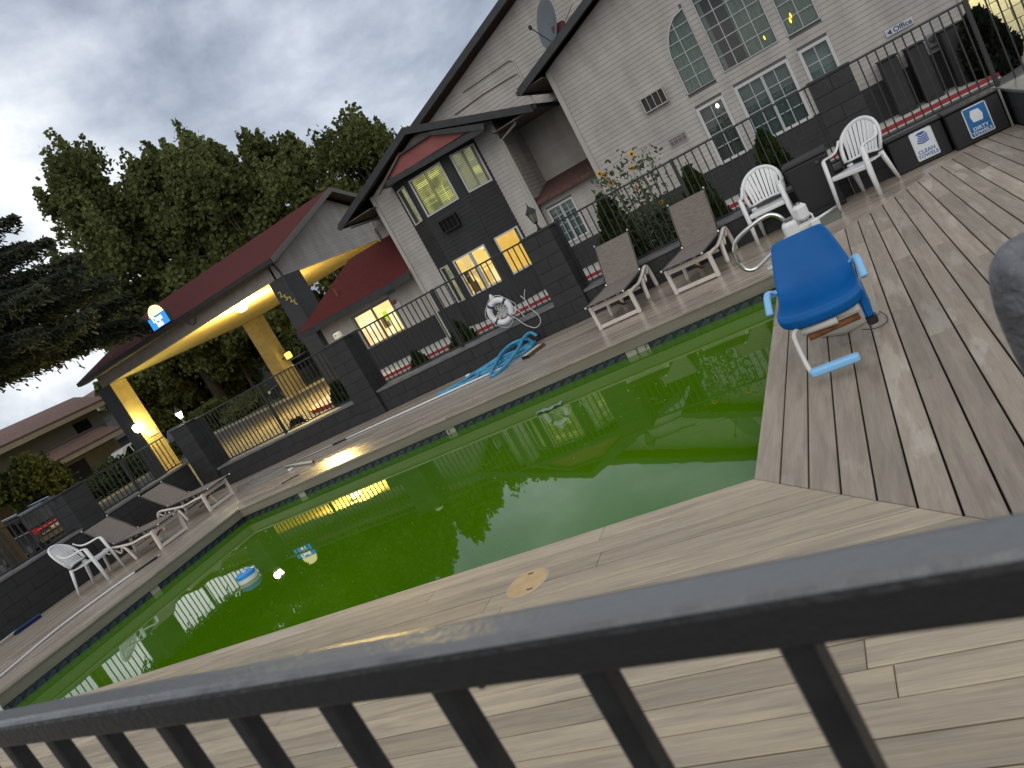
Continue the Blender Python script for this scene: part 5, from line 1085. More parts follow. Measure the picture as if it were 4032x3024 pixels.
# =================================================================== VEHICLES
def wheel(par, x, y, r, side):
    w_ = MB().lathe([(r * .62, -.11), (r, -.09), (r, .09), (r * .62, .11)], 20, (x, y, r), 'y').build('wheel', M_TYRE, par, smooth=False, local=True)
    MB().lathe([(.02, -.115 if side < 0 else .0), (r * .6, -.112 if side < 0 else .0), (r * .6, 0 if side < 0 else .112), (.02, 0 if side < 0 else .115)], 16, (x, y, r), 'y').build('rim', M_CHROME, w_, local=True)
def car(lb, loc, rz, paint, L=4.7, W=1.85, H=1.75, kind='suv', lit=None, group='parked vehicles beyond the fence', cat='car', name='parked_car'):
    """x forward; body lofted from side profile, glasshouse, wheels, lamps"""
    c = thing(name, lb, cat, loc, rz, group); hw = W / 2; h1 = H * .56
    prof_ = [(-L / 2, .42), (-L / 2 + .03, h1 * .98), (-L / 2 + .25, h1), (L * .18, h1), (L * .30, h1 * .97), (L / 2 - .25, h1 * .86), (L / 2 - .03, h1 * .62), (L / 2, .40), (L / 2 - .1, .24), (-L / 2 + .1, .24)]
    MB().loft([[(a, y_, b) for a, b in [(p_[0] * s, .24 + (p_[1] - .24) * (.96 if s < 1 else 1)) for p_ in prof_]] for y_, s in ((-hw, .985), (-hw + .07, 1.0), (hw - .07, 1.0), (hw, .985))]).build('body', paint, c, local=True, bevel=.03)
    if kind == 'van': gp_ = [(-L / 2 + .05, h1), (-L / 2 + .15, H - .1), (-L / 2 + .4, H), (L * .24, H), (L * .40, h1)]
    elif kind == 'suv': gp_ = [(-L / 2 + .06, h1), (-L / 2 + .35, H - .12), (-L / 2 + .7, H - .02), (L * .05, H), (L * .15, H - .08), (L * .31, h1)]
    else: gp_ = [(-L * .36, h1), (-L * .20, H - .03), (L * .02, H), (L * .12, H - .08), (L * .29, h1)]
    def sec(y_, s): return [(a * s if i not in (0, len(gp_) - 1) else a, y_ * (1 if b <= h1 + .01 else .86), b) for i, (a, b) in enumerate(gp_)]
    MB().loft([sec(-hw + .05, 1), sec(hw - .05, 1)]).build('cabin', paint, c, local=True, bevel=.04)
    gz0, gz1 = h1 + .05, H - .13; xa, xb = gp_[0][0], gp_[-1][0]
    def xl_(z_, side): 
        t_ = (z_ - h1) / (H - h1); A, Bq = (gp_[0], gp_[2]) if side < 0 else (gp_[-1], gp_[-3]); return A[0] + (Bq[0] - A[0]) * t_
    for s in (-1, 1):
        xs = np.linspace(xl_(gz0, -1) + .15, xl_(gz0, 1) - .12, 4)
        for i in range(3):
            a, b = xs[i] + .05, xs[i + 1] - .05; ta = max(a, xl_(gz1, -1) + .1); tb = min(b, xl_(gz1, 1) - .06)
            if tb <= ta: continue
            yy = lambda z_: s * ((hw - .05) * (1 - .14 * (z_ - h1) / (H - h1)) + .006)
            MB().add([(a, yy(gz0), gz0), (b, yy(gz0), gz0), (tb, yy(gz1), gz1), (ta, yy(gz1), gz1)], [(0, 1, 2, 3)]).build('side_window', M_CGLASS, c, local=True)
    for sd_, nm in ((1, 'windscreen'), (-1, 'rear_window')):
        q0, q1 = xl_(gz0, sd_) + sd_ * .012, xl_(gz1 + .03, sd_) + sd_ * .012; y0_, y1_ = hw - .22, hw - .36
        MB().add([(q0, -y0_, gz0), (q0, y0_, gz0), (q1, y1_, gz1 + .03), (q1, -y1_, gz1 + .03)], [(0, 1, 2, 3)]).build(nm, M_CGLASS, c, local=True)
    for s in (-1, 1):
        for x_ in (-L * .30, L * .31): wheel(c, x_, s * (hw - .08), .36, s)
        MB().cbox(L / 2 - .12, L / 2 + .012, s * (hw - .25) - .17, s * (hw - .25) + .17, h1 * .64, h1 * .80, .02).build('headlight', mat('headlamp', (.6, .62, .62), .1), c, local=True)
        MB().cbox(-L / 2 - .015, -L / 2 + .1, s * (hw - .16) - .12, s * (hw - .16) + .12, h1 * .72, h1 * .98, .02).build('tail_light', lit or M_TAIL, c, local=True)
        MB().cbox(L * .20, L * .24, s * (hw + .1) - .09, s * (hw + .1) + .09, h1 + .02, h1 + .16, .02).build('mirror', paint, c, local=True)
    MB().box(-L / 2 - .04, -L / 2 + .05, -hw + .1, hw - .1, .34, .52).build('rear_bumper', M_DARKG, c, local=True); MB().box(L / 2 - .05, L / 2 + .04, -hw + .1, hw - .1, .34, .5).build('front_bumper', M_DARKG, c, local=True)
    MB().box(-L / 2 - .02, -L / 2, -.26, .26, h1 * .62, h1 * .62 + .13).build('number_plate', mat('number_plate_grey', (.35, .36, .36), .5), c, local=True)
    return c
c1 = car('dark grey SUV with red rear light bar parked behind the wall at lower left', (-35.0, 20.3, GZ), rad(172), M_CARG, 4.8, 2.0, 1.86)
MB().box(-2.43, -2.41, -.85, .85, .86, .93).build('light_bar', mat('red_light_bar', (.40, .02, .05), .3, emit=(1, .05, .1), estr=.12), c1, local=True)
MB().box(-2.44, -2.41, -.7, .7, .62, .68).build('chrome_strip', M_CHROME, c1, local=True); MB().tube([(-1.6, -.72, 1.88), (.6, -.72, 1.92)], .025, 6).build('roof_rail', M_CHROME, c1, local=True); MB().tube([(-1.6, .72, 1.88), (.6, .72, 1.92)], .025, 6).build('roof_rail', M_CHROME, c1, local=True)
car('white SUV behind the leafy bushes left of the lit column', (-47.8, 36.2, GZ), rad(-92), M_CARW, 5.2, 2.0, 2.25)
car('black SUV parked under the far side of the portico', (-32.6, 38.6, GZ), rad(200), M_CARK, 4.9, 2.0, 1.95)
car('white van with two dark side windows behind the green bushes', (-60.5, 62.5, GZ), rad(-130), mat('cream_white_van', (.40, .41, .37), .4), 5.6, 2.3, 3.0, 'van', cat='van', name='parked_van')
car('silver car beyond the white van near the rear portico column', (-67.5, 72.5, GZ), rad(-140), M_CARS, 4.8, 1.9, 2.1, 'suv')
car('dark car with red tail lights on, beside the left portico column', (-47.4, 40.9, GZ), rad(120), M_CARK, 4.7, 1.85, 1.75, 'sedan', lit=emis_mat('braking_red', [(1.0, .03, .01)], strength=2.5))
# =================================================================== POOLSIDE FURNITURE
def resin_chair():
    c = thing('plastic_chair', 'x', 'chair', (0, 0, 0), 0, 'white plastic garden chairs')   # faces +x, seat .40 high
    m = M_WHITEP; bev = .008
    # seat pan with rolled front
    rows_ = []
    for (x_, z_) in ((.24, .375), (.245, .395), (.22, .408), (.12, .400), (0, .392), (-.12, .392), (-.19, .405)): rows_.append((x_, z_))
    sp_ = MB(); n = len(rows_)
    for i, (x_, z_) in enumerate(rows_): pass
    top = [[(x_, y_, z_ - .012 * (1 - (y_ / .22) ** 2)) for y_ in (-.225, -.15, 0, .15, .225)] for x_, z_ in rows_]
    vs = [p_ for r in top for p_ in r]; k_ = len(vs); vs += [(p_[0], p_[1], p_[2] - .012) for p_ in vs]; fs = []
    for i in range(n - 1):
        for j in range(4): a = i * 5 + j; fs.append((a, a + 1, a + 6, a + 5)); fs.append((k_ + a, k_ + a + 5, k_ + a + 6, k_ + a + 1))
    bd = [i for i in range(5)] + [i * 5 + 4 for i in range(1, n)] + [(n - 1) * 5 + j for j in (3, 2, 1, 0)] + [i * 5 for i in range(n - 2, 0, -1)]
    for a, b in zip(bd, bd[1:] + bd[:1]): fs.append((a, b, b + k_, a + k_))
    sp_.add(vs, fs).build('seat', m, c, smooth=True, local=True)
    MB().cbox(.215, .25, -.235, .235, .345, .40, .01).build('seat_apron', m, c, local=True, bevel=bev)
    # legs: front ones rise into the arms
    for s in (-1, 1):
        MB().tube([(.275, s * .275, 0), (.255, s * .262, .30), (.225, s * .262, .60), (.205, s * .264, .615)], [.026, .034, .034, .024], 8, flat=.75).build('leg', m, c, smooth=True, local=True)
        MB().tube([(-.285, s * .245, 0), (-.235, s * .225, .22), (-.185, s * .21, .42)], [.022, .032, .040], 8, flat=.75).build('leg', m, c, smooth=True, local=True)
        arm = spline([(.235, s * .262, .612), (.16, s * .272, .628), (.02, s * .282, .622), (-.10, s * .277, .635), (-.17, s * .262, .68), (-.215, s * .245, .74)], 5)
        MB().tube(arm, [.020 + .012 * math.sin(math.pi * min(1, i / (len(arm) * .75))) for i in range(len(arm))], 8, flat=.5).build('arm', m, c, smooth=True, local=True)
    # back: arched rim and fanned slats
    def backp(y_, z_): return (-.185 - .20 * (z_ - .40) / .46 + .05 * (abs(y_) / .26) ** 2, y_, z_)
    rim = []
    for i in range(25):
        a = math.pi * i / 24; y_ = -.262 * math.cos(a); z_ = .62 + .245 * math.sin(a) ** .9; rim.append(backp(y_, z_))
    rim = [backp(-.235, .45), backp(-.255, .54)] + rim + [backp(.255, .54), backp(.235, .45)]
    MB().tube(rim, .028, 8, flat=.7).build('back_rim', m, c, smooth=True, local=True)
    low = [backp(-.215 + .43 * i / 8, .455 + .012 * math.sin(math.pi * i / 8)) for i in range(9)]; MB().tube(low, .032, 8, flat=.5).build('back_crosspiece', m, c, smooth=True, local=True)
    for i in range(9):
        t_ = (i - 4) / 4; y0_ = t_ * .175; ang = t_ * 1.02; y1_ = .250 * math.sin(ang); z1_ = .62 + .235 * max(0.05, math.cos(ang)) ** .9
        ml = [backp(y0_ + (y1_ - y0_) * q_ ** 1.25, .46 + (z1_ - .46) * q_) for q_ in np.linspace(0, 1, 7)]; wd = [.0150 + .0105 * q_ for q_ in np.linspace(0, 1, 7)]
        L_ = [(p_[0], p_[1] - w_, p_[2]) for p_, w_ in zip(ml, wd)]; R_ = [(p_[0], p_[1] + w_, p_[2]) for p_, w_ in zip(ml, wd)]
        vs = L_ + R_ + [(p_[0] + .008, p_[1], p_[2]) for p_ in L_] + [(p_[0] + .008, p_[1], p_[2]) for p_ in R_]; fs = []
        for j in range(6): fs += [(j, j + 1, 7 + j + 1, 7 + j), (14 + j, 21 + j, 21 + j + 1, 14 + j + 1), (j, 14 + j, 14 + j + 1, j + 1), (7 + j, 7 + j + 1, 21 + j + 1, 21 + j)]
        MB().add(vs, fs).build('back_slat', m, c, local=True)
    lo_band = [backp(-.175, .415), backp(.175, .415)]
    return c
ch1 = resin_chair(); ch1.location = (.13, 10.56, .001); ch1.rotation_euler.z = rad(-122); ch1['label'] = 'white plastic armchair closest to the towel bins, turned slightly to the pool'
ch2 = copy_tree(ch1); ch2.location = (-1.02, 10.86, .001); ch2.rotation_euler.z = rad(-93); ch2['label'] = 'white plastic armchair behind the chrome loop of the pool lift'
ch3 = copy_tree(ch1); ch3.location = (-12.22, 7.56, .001); ch3.rotation_euler.z = rad(26); ch3['label'] = 'white plastic armchair alone on the left side of the deck, seen from its side'

def lounger(back_deg, group='taupe sling loungers'):
    L = thing('sun_lounger', 'x', 'sun lounger', (0, 0, 0), 0, group)  # +x = head end, x=0 foot frame
    m = M_LFRAME; hw = .29; bev = .007
    # foot frame: closed rectangular hoop
    ff = MB()
    for s in (-1, 1): ff.hull([(-.02, s * hw - .025, 0.0), (.035, s * hw - .025, 0.0), (.015, s * hw - .025, .34), (-.04, s * hw - .025, .34)], (0, .05, 0))
    ff.box(-.018, .030, -hw + .025, hw - .025, 0.012, .062); ff.box(-.035, .014, -hw + .025, hw - .025, .275, .34); ff.build('foot_frame', m, L, local=True, bevel=bev)
    for s in (-1, 1):
        y_ = s * hw
        MB().tube(spline([(-.02, y_, .305), (.25, y_, .30), (.52, y_, .285), (.80, y_, .315), (.98, y_, .345), (1.08, y_, .36), (1.17, y_, .375), (1.28, y_, .36), (1.34, y_, .28)], 4), .030, 8, flat=.7).build('side_rail', m, L, smooth=True, local=True)
        MB().tube(spline([(.78, y_, .31), (.72, y_, .20), (.66, y_, .0)], 4), [.03] * 8 + [.022], 8, flat=.7).build('leg', m, L, smooth=True, local=True)
        MB().tube(spline([(.80, y_, .315), (.90, y_, .21), (1.0, y_, .30)], 4), .022, 8, flat=.7).build('arch_brace', m, L, smooth=True, local=True)
        MB().tube(spline([(1.27, y_, .355), (1.34, y_, .25), (1.38, y_, .0)], 4), [.03] * 8 + [.022], 8, flat=.7).build('leg', m, L, smooth=True, local=True)
        MB().tube(spline([(1.06, y_, .34), (1.16, y_, .27), (1.27, y_, .355)], 4), .016, 8, flat=.7).build('arch_brace', m, L, smooth=True, local=True)
        MB().lathe([(.018, -.012), (.022, 0), (.018, .012)], 10, (.98, s * (hw - .02), .395), 'y').build('hinge', M_STEEL, L, local=True)
    MB().tube([(.05, 0, .30), (.45, 0, .12), (.60, 0, .10)], .016, 6).build('prop_bar', M_RUST, L, local=True); MB().box(.60, .63, -hw + .03, hw - .03, .20, .235).build('cross_bar', m, L, local=True)
    # sling seat with edge rods
    def sheet(P0, P1, w_, sag, th=.006, n=8):
        vs = []; fs = []; P0, P1 = Vector(P0), Vector(P1)
        for i in range(n + 1):
            t_ = i / n; c_ = P0.lerp(P1, t_)
            for j in range(5): y_ = -w_ + 2 * w_ * j / 4; vs.append((c_.x, y_, c_.z - sag * math.sin(math.pi * t_) * (1 - (y_ / w_) ** 2)))
        k_ = len(vs); vs += [(v[0], v[1], v[2] - th) for v in vs]
        for i in range(n):
            for j in range(4): a = i * 5 + j; fs += [(a, a + 1, a + 6, a + 5), (k_ + a, k_ + a + 5, k_ + a + 6, k_ + a + 1)]
        return MB().add(vs, fs)
    sheet((-.20, 0, .385), (.98, 0, .385), hw - .012, .012).build('seat_sling', M_SLING, L, local=True)
    bx, bz = .98 + .63 * math.cos(rad(back_deg)), .39 + .63 * math.sin(rad(back_deg)); sheet((.98, 0, .388), (bx, 0, bz), hw - .018, .02).build('back_sling', M_SLING, L, local=True)
    er = MB()
    for s in (-1, 1): er.tube([(-.21, s * (hw - .012), .383), (.98, s * (hw - .012), .383)], .011, 6); er.tube([(.98, s * (hw - .018), .388), (bx + .012, s * (hw - .018), bz + .012)], .011, 6)
    er.build('edge_rods', mat('dark_bronze_rod', (.05, .04, .032), .4), L, smooth=True, local=True)
    tp = MB()
    for s in (-1, 1): tp.lathe([(.011, -.014), (.015, 0), (.011, .014)], 8, (-.215, s * (hw - .012), .383), 'x'); tp.lathe([(.012, -.01), (.014, .006), (.004, .018)], 8, (bx + .015, s * (hw - .018), bz + .018))
    tp.build('end_caps', M_LFRAME, L, smooth=True, local=True)
    return L
for (x_, y_, rz_, bd, lb) in ((-3.16, 9.67, 90, 58, 'taupe sling lounger left of the two by the far wall, next to the lantern pillar'), (-2.06, 9.72, 85, 66, 'taupe sling lounger right of the two by the far wall, its back raised higher'),
                          (-11.16, 8.30, 181, 40, 'taupe sling lounger beside the white chair on the left deck'), (-11.26, 9.58, 178, 38, 'taupe sling lounger in the far left corner near the corner pillar')):
    o = lounger(bd); o.location = (x_, y_, .001); o.rotation_euler.z = rad(rz_); o['label'] = lb

# ---- pool lift
LF = thing('pool_lift', 'white pool lift chair with a blue plastic seat and pale blue armrests', 'pool lift', (-.45, 5.5, 0))
MB().prism([(-.58, 5.62), (-.42, 5.48), (-.24, 5.58), (-.17, 5.66), (-.17, 6.15), (-.26, 6.32), (-.58, 6.32)], .001, .022).build('base_plate', mat('beige_base_plate', (.33, .30, .235), .6), LF, bevel=.004)
# blue shell: seat + back as one curved surface
def shell():
    path = [(4.925, .325, .240), (4.905, .352, .252), (4.905, .388, .256), (4.935, .408, .257), (5.02, .410, .256), (5.14, .402, .256), (5.25, .402, .256), (5.33, .425, .254), (5.385, .475, .250), (5.42, .54, .240), (5.45, .62, .222), (5.48, .70, .200), (5.50, .755, .182), (5.505, .775, .165)]
    ns = 12; vs = []
    for yy, zz_, hw in path:
        for j in range(ns + 1):
            s = -1 + 2 * j / ns; curl = .030 * abs(s) ** 6 if zz_ < .42 else .02 * abs(s) ** 5; bow = -.05 * (1 - s * s) if yy < 5.05 else 0
            cxx = -.445 + .02 * (zz_ - .4); vs.append((cxx + hw * s, yy + bow * (1 if yy < 4.96 else .5) - (curl if zz_ > .5 else 0), zz_ + (curl if zz_ <= .5 else 0) - .018 * (1 - s * s) * (1 if 4.95 < yy < 5.3 else 0)))
    k_ = len(vs); fs = []; m_ = ns + 1; vs2 = [(v[0], v[1] + (.016 if v[2] > .45 else .004), v[2] - (.016 if v[2] < .5 else 0)) for v in vs]; vs += vs2
    for i in range(len(path) - 1):
        for j in range(ns): a = i * m_ + j; fs += [(a, a + 1, a + m_ + 1, a + m_), (k_ + a, k_ + a + m_, k_ + a + m_ + 1, k_ + a + 1)]
    n = len(path); bd = list(range(m_)) + [i * m_ + ns for i in range(1, n)] + [(n - 1) * m_ + j for j in range(ns - 1, -1, -1)] + [i * m_ for i in range(n - 2, 0, -1)]
    for a, b in zip(bd, bd[1:] + bd[:1]): fs.append((a, b, b + k_, a + k_))
    return MB().add(vs, fs)
shell().build('seat_shell', M_BLUE, LF, smooth=True, sub=1)
MB().cbox(-.235, -.185, 4.96, 5.30, .20, .395, .015).build('side_skirt', M_BLUE, LF, bevel=.01); MB().cbox(-.240, -.175, 4.985, 5.06, .145, .205, .01).build('rubber_foot', M_BLACKP, LF)
MB().cbox(-.56, -.24, 4.95, 5.25, .27, .335, .01).build('seat_frame', M_LWHITE, LF, bevel=.006); MB().tube([(-.60, 4.935, .285), (-.38, 4.915, .285)], .028, 10).build('frame_tube', M_LWHITE, LF, smooth=True)
MB().tube([(-.575, 4.93, .235), (-.26, 4.98, .235)], .022, 10).build('rusted_bar', M_RUST, LF, smooth=True); MB().lathe([(.026, 0), (.026, -.012), (.002, -.012)], 14, (-.41, 4.93, .325), 'y').build('knob', M_BLACKP, LF)
MB().tube(spline([(-.60, 4.95, .31), (-.635, 4.86, .315), (-.64, 4.80, .26), (-.625, 4.72, .10), (-.60, 4.70, .085)], 5), .015, 8).build('footrest_tube', M_LWHITE, LF, smooth=True)
MB().cbox(-.625, -.335, 4.655, 4.72, .065, .115, .010).build('footrest', M_LBLUE, LF, bevel=.008)
for s, xx in ((-1, -.735), (1, -.165)):
    MB().tube(spline([(xx - s * .045, 5.40, .47), (xx, 5.36, .505), (xx + s * .012, 5.28, .50), (xx + s * .014, 5.16, .46), (xx + s * .014, 5.08, .43)], 5), .024, 8, flat=.6).build('armrest', M_LBLUE, LF, smooth=True)
    MB().lathe([(.022, -.03), (.022, .03)], 12, (xx - s * .02, 5.42, .47), 'x').build('armrest_hub', M_LBLUE, LF)
MB().tube([(-.44, 5.25, .30), (-.42, 5.9, .34), (-.40, 6.2, .40)], .032, 10).build('seat_boom', M_LWHITE, LF, smooth=True)
MB().cbox(-.50, -.33, 6.12, 6.26, .02, .72, .02).build('mast', M_LWHITE, LF, bevel=.01); MB().cbox(-.445, -.345, 6.13, 6.25, .721, .865, .03).build('battery_box', M_WHITEP, LF, bevel=.02)
MB().cbox(-.56, -.445, 6.10, 6.24, .62, .78, .02).build('control_box', M_WHITEP, LF, bevel=.015); MB().cbox(-.53, -.46, 6.12, 6.20, .781, .80, .01).build('control_lid', mat('grey_lid', (.12, .12, .125), .5), LF)
MB().cbox(-.365, -.30, 6.08, 6.16, .66, .72, .01).build('bracket', M_WHITEP, LF); MB().tube([(-.33, 6.1, .72), (-.33, 6.1, .76), (-.345, 6.1, .78)], .008, 6).build('bracket_hook', M_WHITEP, LF)
MB().tube([(-.60, 6.2, .50), (-.78, 6.2, .495)], .017, 8).build('rear_handle', M_WHITEP, LF, smooth=True)
loop = spline([(-.50, 6.2, .70), (-.52, 6.2, .76), (-.545, 6.2, .83), (-.585, 6.2, .868), (-.63, 6.2, .88), (-.72, 6.2, .868), (-.84, 6.2, .835), (-.91, 6.2, .80), (-.945, 6.2, .75), (-.955, 6.2, .69), (-.955, 6.2, .63), (-.935, 6.2, .575), (-.90, 6.2, .548), (-.86, 6.2, .542), (-.81, 6.2, .555), (-.70, 6.2, .60), (-.50, 6.2, .68)], 5)
MB().tube(loop, .0165, 10).build('grab_rail', M_STEEL, LF, smooth=True)
MB().tube(spline([(-.17, 5.60, .03), (-.14, 5.50, .012), (-.15, 5.38, .010), (-.22, 5.33, .012), (-.30, 5.35, .03)], 5), .004, 5).build('cable', M_DARKG, LF, smooth=True)

# ---- bins, towels
def panel_text(par, O, lines, m, size):
    for i, (t_, dz, s_) in enumerate(lines): text_mesh('lettering', t_, s_, m, par, (O[0], O[1], O[2] + dz), (1, 0, 0), (0, 0, 1), (0, -1, 0), .0008, bold=.0012)
M_SIGNW = mat('sign_white_plastic', (.62, .65, .66), .4); M_SIGNB = mat('sign_blue_plastic', (.010, .115, .30), .4); M_PRBLUE = mat('print_blue', (.025, .09, .28), .5)
tb = thing('towel_bin', 'black towel bin with the white CLEAN TOWELS sign', 'bin', (.80, 10.9, 0), group='black towel bins'); MB().cbox(.50, 1.135, 10.90, 11.17, .001, .43, .015).build('body', M_BLACKP, tb); MB().cbox(.485, 1.145, 10.885, 11.175, .431, .455, .008).build('lid', M_BLACKP, tb)
MB().cbox(.752, 1.005, 10.888, 10.899, .060, .418, .012).build('sign_panel', M_SIGNW, tb); panel_text(tb, (.878, 10.8865, .24), [('CLEAN', -.085, .062), ('TOWELS', -.140, .058)], M_PRBLUE, .05)
for i in range(4): MB().hull([(.81 + .01 * i, 10.8872, .265 + .026 * i), (.875, 10.8872, .245 + .026 * i), (.945, 10.8872, .262 + .026 * i), (.945, 10.8872, .280 + .026 * i), (.875, 10.8872, .264 + .026 * i), (.81 + .01 * i, 10.8872, .284 + .026 * i)], (0, .0008, 0)).build('towel_emblem', M_PRBLUE, tb)
MB().hull([(.815, 10.8873, .37), (.885, 10.8873, .352), (.94, 10.8873, .372), (.905, 10.8873, .392), (.85, 10.8873, .39)], (0, .0008, 0)).build('towel_emblem', M_PRBLUE, tb)
tb = thing('towel_bin', 'black towel bin with the blue DIRTY TOWELS sign', 'bin', (1.45, 10.8, 0), group='black towel bins'); MB().cbox(1.15, 1.73, 10.74, 11.16, .001, .445, .015).build('body', M_BLACKP, tb); MB().cbox(1.14, 1.745, 10.725, 11.17, .446, .47, .008).build('lid', M_BLACKP, tb)
MB().cbox(1.325, 1.578, 10.728, 10.739, .065, .425, .012).build('sign_border', M_SIGNW, tb); MB().cbox(1.338, 1.565, 10.7245, 10.7278, .078, .412, .002).build('sign_panel', M_SIGNB, tb)
panel_text(tb, (1.452, 10.7232, .24), [('DIRTY', -.085, .058), ('TOWELS', -.138, .052)], M_SIGNW, .05)
MB().hull([(1.40, 10.7235, .235), (1.50, 10.7235, .228), (1.515, 10.7235, .30), (1.49, 10.7235, .37), (1.405, 10.7235, .375), (1.385, 10.7235, .31)], (0, .0008, 0)).build('towel_emblem', M_SIGNW, tb)
MB().box(1.725, 1.745, 10.70, 10.72, 0, .46).build('edge_strip', mat('worn_edge_grey', (.20, .19, .17), .6), tb)
bn = thing('storage_bin', 'tall black plastic bin between the two white chairs by the wall', 'bin', (-.40, 10.95, 0)); MB().loft([[(x_ * s_ - .40, 10.93 + y_ * s_, z_) for x_, y_ in ((-.27, -.20), (.27, -.20), (.27, .20), (-.27, .20))] for z_, s_ in ((.001, .92), (.70, 1.0))]).build('body', M_BLACKP, bn, bevel=.02); MB().cbox(-.69, -.11, 10.71, 11.15, .70, .765, .02).build('lid', mat('dull_black_lid', (.022, .022, .022), .5), bn); MB().box(-.62, -.18, 10.716, 10.735, .10, .115).build('rib', M_BLACKP, bn)
MB().cbox(-.30, -.26, 10.700, 10.712, .62, .66, .004).build('latch', M_DARKG, bn)
mt2 = thing('floor_mat', 'flat grey green board with a white bar along its back, lying behind the lift', 'mat', (-.42, 10.1, 0)); MB().prism([(-.50, 9.86), (-.27, 9.86), (-.25, 10.35), (-.48, 10.42)], .001, .02).build('board', mat('grey_green_mat', (.12, .125, .10), .7), mt2); MB().tube([(-.52, 10.40, .03), (-.28, 10.62, .035)], .018, 8).build('white_bar', M_WHITEP, mt2, smooth=True)

# ---- life ring with rope
lr = thing('life_ring', 'white life ring with dark bands and rope hanging on the railing', 'life ring', (-5.32, 11.12, .70)); cR = Vector((-5.335, 11.12, .705)); Rr, rr2 = .185, .050
pts_ = [tuple(cR + Vector((Rr * math.cos(2 * math.pi * i / 40), 0, Rr * math.sin(2 * math.pi * i / 40)))) for i in range(40)]
MB().tube(pts_, rr2, 14, closed=True).build('ring', mat('life_ring_white', (.62, .62, .61), .35), lr, smooth=True)
for a in (40, 130, 222, 318):
    pp_ = [tuple(cR + Vector((Rr * math.cos(rad(a + d)), 0, Rr * math.sin(rad(a + d))))) for d in (-6, -3, 0, 3, 6)]; MB().tube(pp_, rr2 + .003, 14).build('band', mat('navy_band', (.025, .028, .07), .5), lr, smooth=True)
M_ROPE = mat('white_rope', (.55, .55, .53), .8)
rope = MB()
for k_, a in enumerate((40, 130, 222, 318)):
    a2 = (40, 130, 222, 318)[(k_ + 1) % 4] + (360 if k_ == 3 else 0)
    rope.tube(spline([tuple(cR + Vector(((Rr + .05 + h_) * math.cos(rad(t_)), -.01, (Rr + .05 + h_) * math.sin(rad(t_))))) for t_, h_ in ((a, .004), ((a * 3 + a2) / 4, .022), ((a + a2) / 2, .03 + .01 * k_), ((a + a2 * 3) / 4, .02), (a2, .004))], 4), .005, 6)
rope.tube(spline([(-5.43, 11.12, .88), (-5.40, 11.15, .97), (-5.345, 11.14, .985), (-5.30, 11.12, .93), (-5.20, 11.11, .87)], 5), .005, 6)
rope.tube(spline([(-5.2, 11.06, .60), (-5.12, 11.05, .50), (-5.05, 11.06, .36), (-4.92, 11.05, .24), (-4.80, 11.06, .26), (-4.76, 11.06, .38), (-4.84, 11.08, .56), (-4.86, 11.10, .70), (-4.90, 11.12, .78)], 6), .006, 6)
rope.tube(spline([(-5.18, 11.05, .62), (-5.10, 11.05, .58), (-5.05, 11.05, .64), (-5.10, 11.05, .72), (-5.02, 11.05, .60), (-4.98, 11.05, .46)], 6), .006, 6)
rope.tube(spline([(-4.86, 11.10, .70), (-4.82, 11.10, .78), (-4.78, 11.12, .84)], 4), .005, 6)
rope.build('rope', M_ROPE, lr, smooth=True)
bag = MB()
for q_ in range(34):
    c_ = cR + Vector((random.uniform(-.05, .12), .015 + random.uniform(-.02, .02), random.uniform(-.10, .11))); bag.tube([tuple(c_ + Vector((.03 * math.cos(t_), .01 * math.sin(t_ * 2), .03 * math.sin(t_)))) for t_ in np.linspace(0, 6.0, 9)], .004, 5)
bag.build('coiled_line', M_ROPE, lr, smooth=True); MB().lathe([(.045, -.05), (.055, 0), (.03, .09), (.012, .12)], 12, (-5.365, 11.13, .90)).build('bag', M_ROPE, lr, smooth=True)
MB().box(-5.37, -5.345, 11.14, 11.36, .935, .955).build('hanger', M_IRON, lr)

# ---- vacuum hose, poles, hook
hz = .022
hs = thing('vacuum_hose', 'tangled blue pool vacuum hose lying on the far deck', 'hose', (-5.9, 10.4, 0))
MB().tube(spline([(-6.66, 10.30, hz), (-6.3, 10.52, hz), (-6.02, 10.80, .03), (-5.72, 10.75, hz), (-5.50, 10.60, .05), (-5.28, 10.52, hz), (-5.05, 10.62, hz), (-4.98, 10.82, .04), (-5.1, 10.98, .14), (-5.36, 10.98, .17), (-5.48, 10.72, .14), (-5.44, 10.35, .10), (-5.40, 10.0, .06), (-5.36, 9.84, hz), (-5.27, 9.90, hz), (-5.18, 10.2, .045), (-5.10, 10.55, .12), (-5.08, 10.85, .19), (-5.0, 11.0, .20), (-4.90, 10.96, .10)], 8), .027, 10).build('hose', M_HOSE, hs, smooth=True)
MB().tube(spline([(-6.62, 10.26, hz), (-6.1, 10.30, hz), (-5.86, 10.45, hz), (-6.0, 10.62, .05), (-5.7, 10.85, .07), (-5.45, 11.0, .12), (-5.30, 11.02, .13), (-5.20, 10.8, .08), (-5.30, 10.45, .03), (-5.55, 10.35, hz), (-5.8, 10.40, hz), (-5.6, 10.55, .04), (-5.2, 10.66, .06), (-4.95, 10.72, .04)], 8), .026, 10).build('hose', M_HOSE, hs, smooth=True)
MB().tube(spline([(-5.95, 10.52, .06), (-5.7, 10.60, .07), (-5.45, 10.74, .08), (-5.15, 10.78, .06), (-4.98, 10.90, .05), (-5.05, 11.0, .05), (-5.35, 10.9, .05), (-5.62, 10.68, .06), (-5.85, 10.50, .05)], 8), .025, 10).build('hose', M_HOSE, hs, smooth=True)
MB().lathe([(.028, -.05), (.030, .0), (.026, .05)], 12, (-4.90, 10.96, .10), 'y').build('cuff', M_BLACKP, hs); MB().lathe([(.026, -.04), (.03, .03)], 12, (-6.20, 10.72, .04), 'x').build('cuff', M_WHITEP, hs)
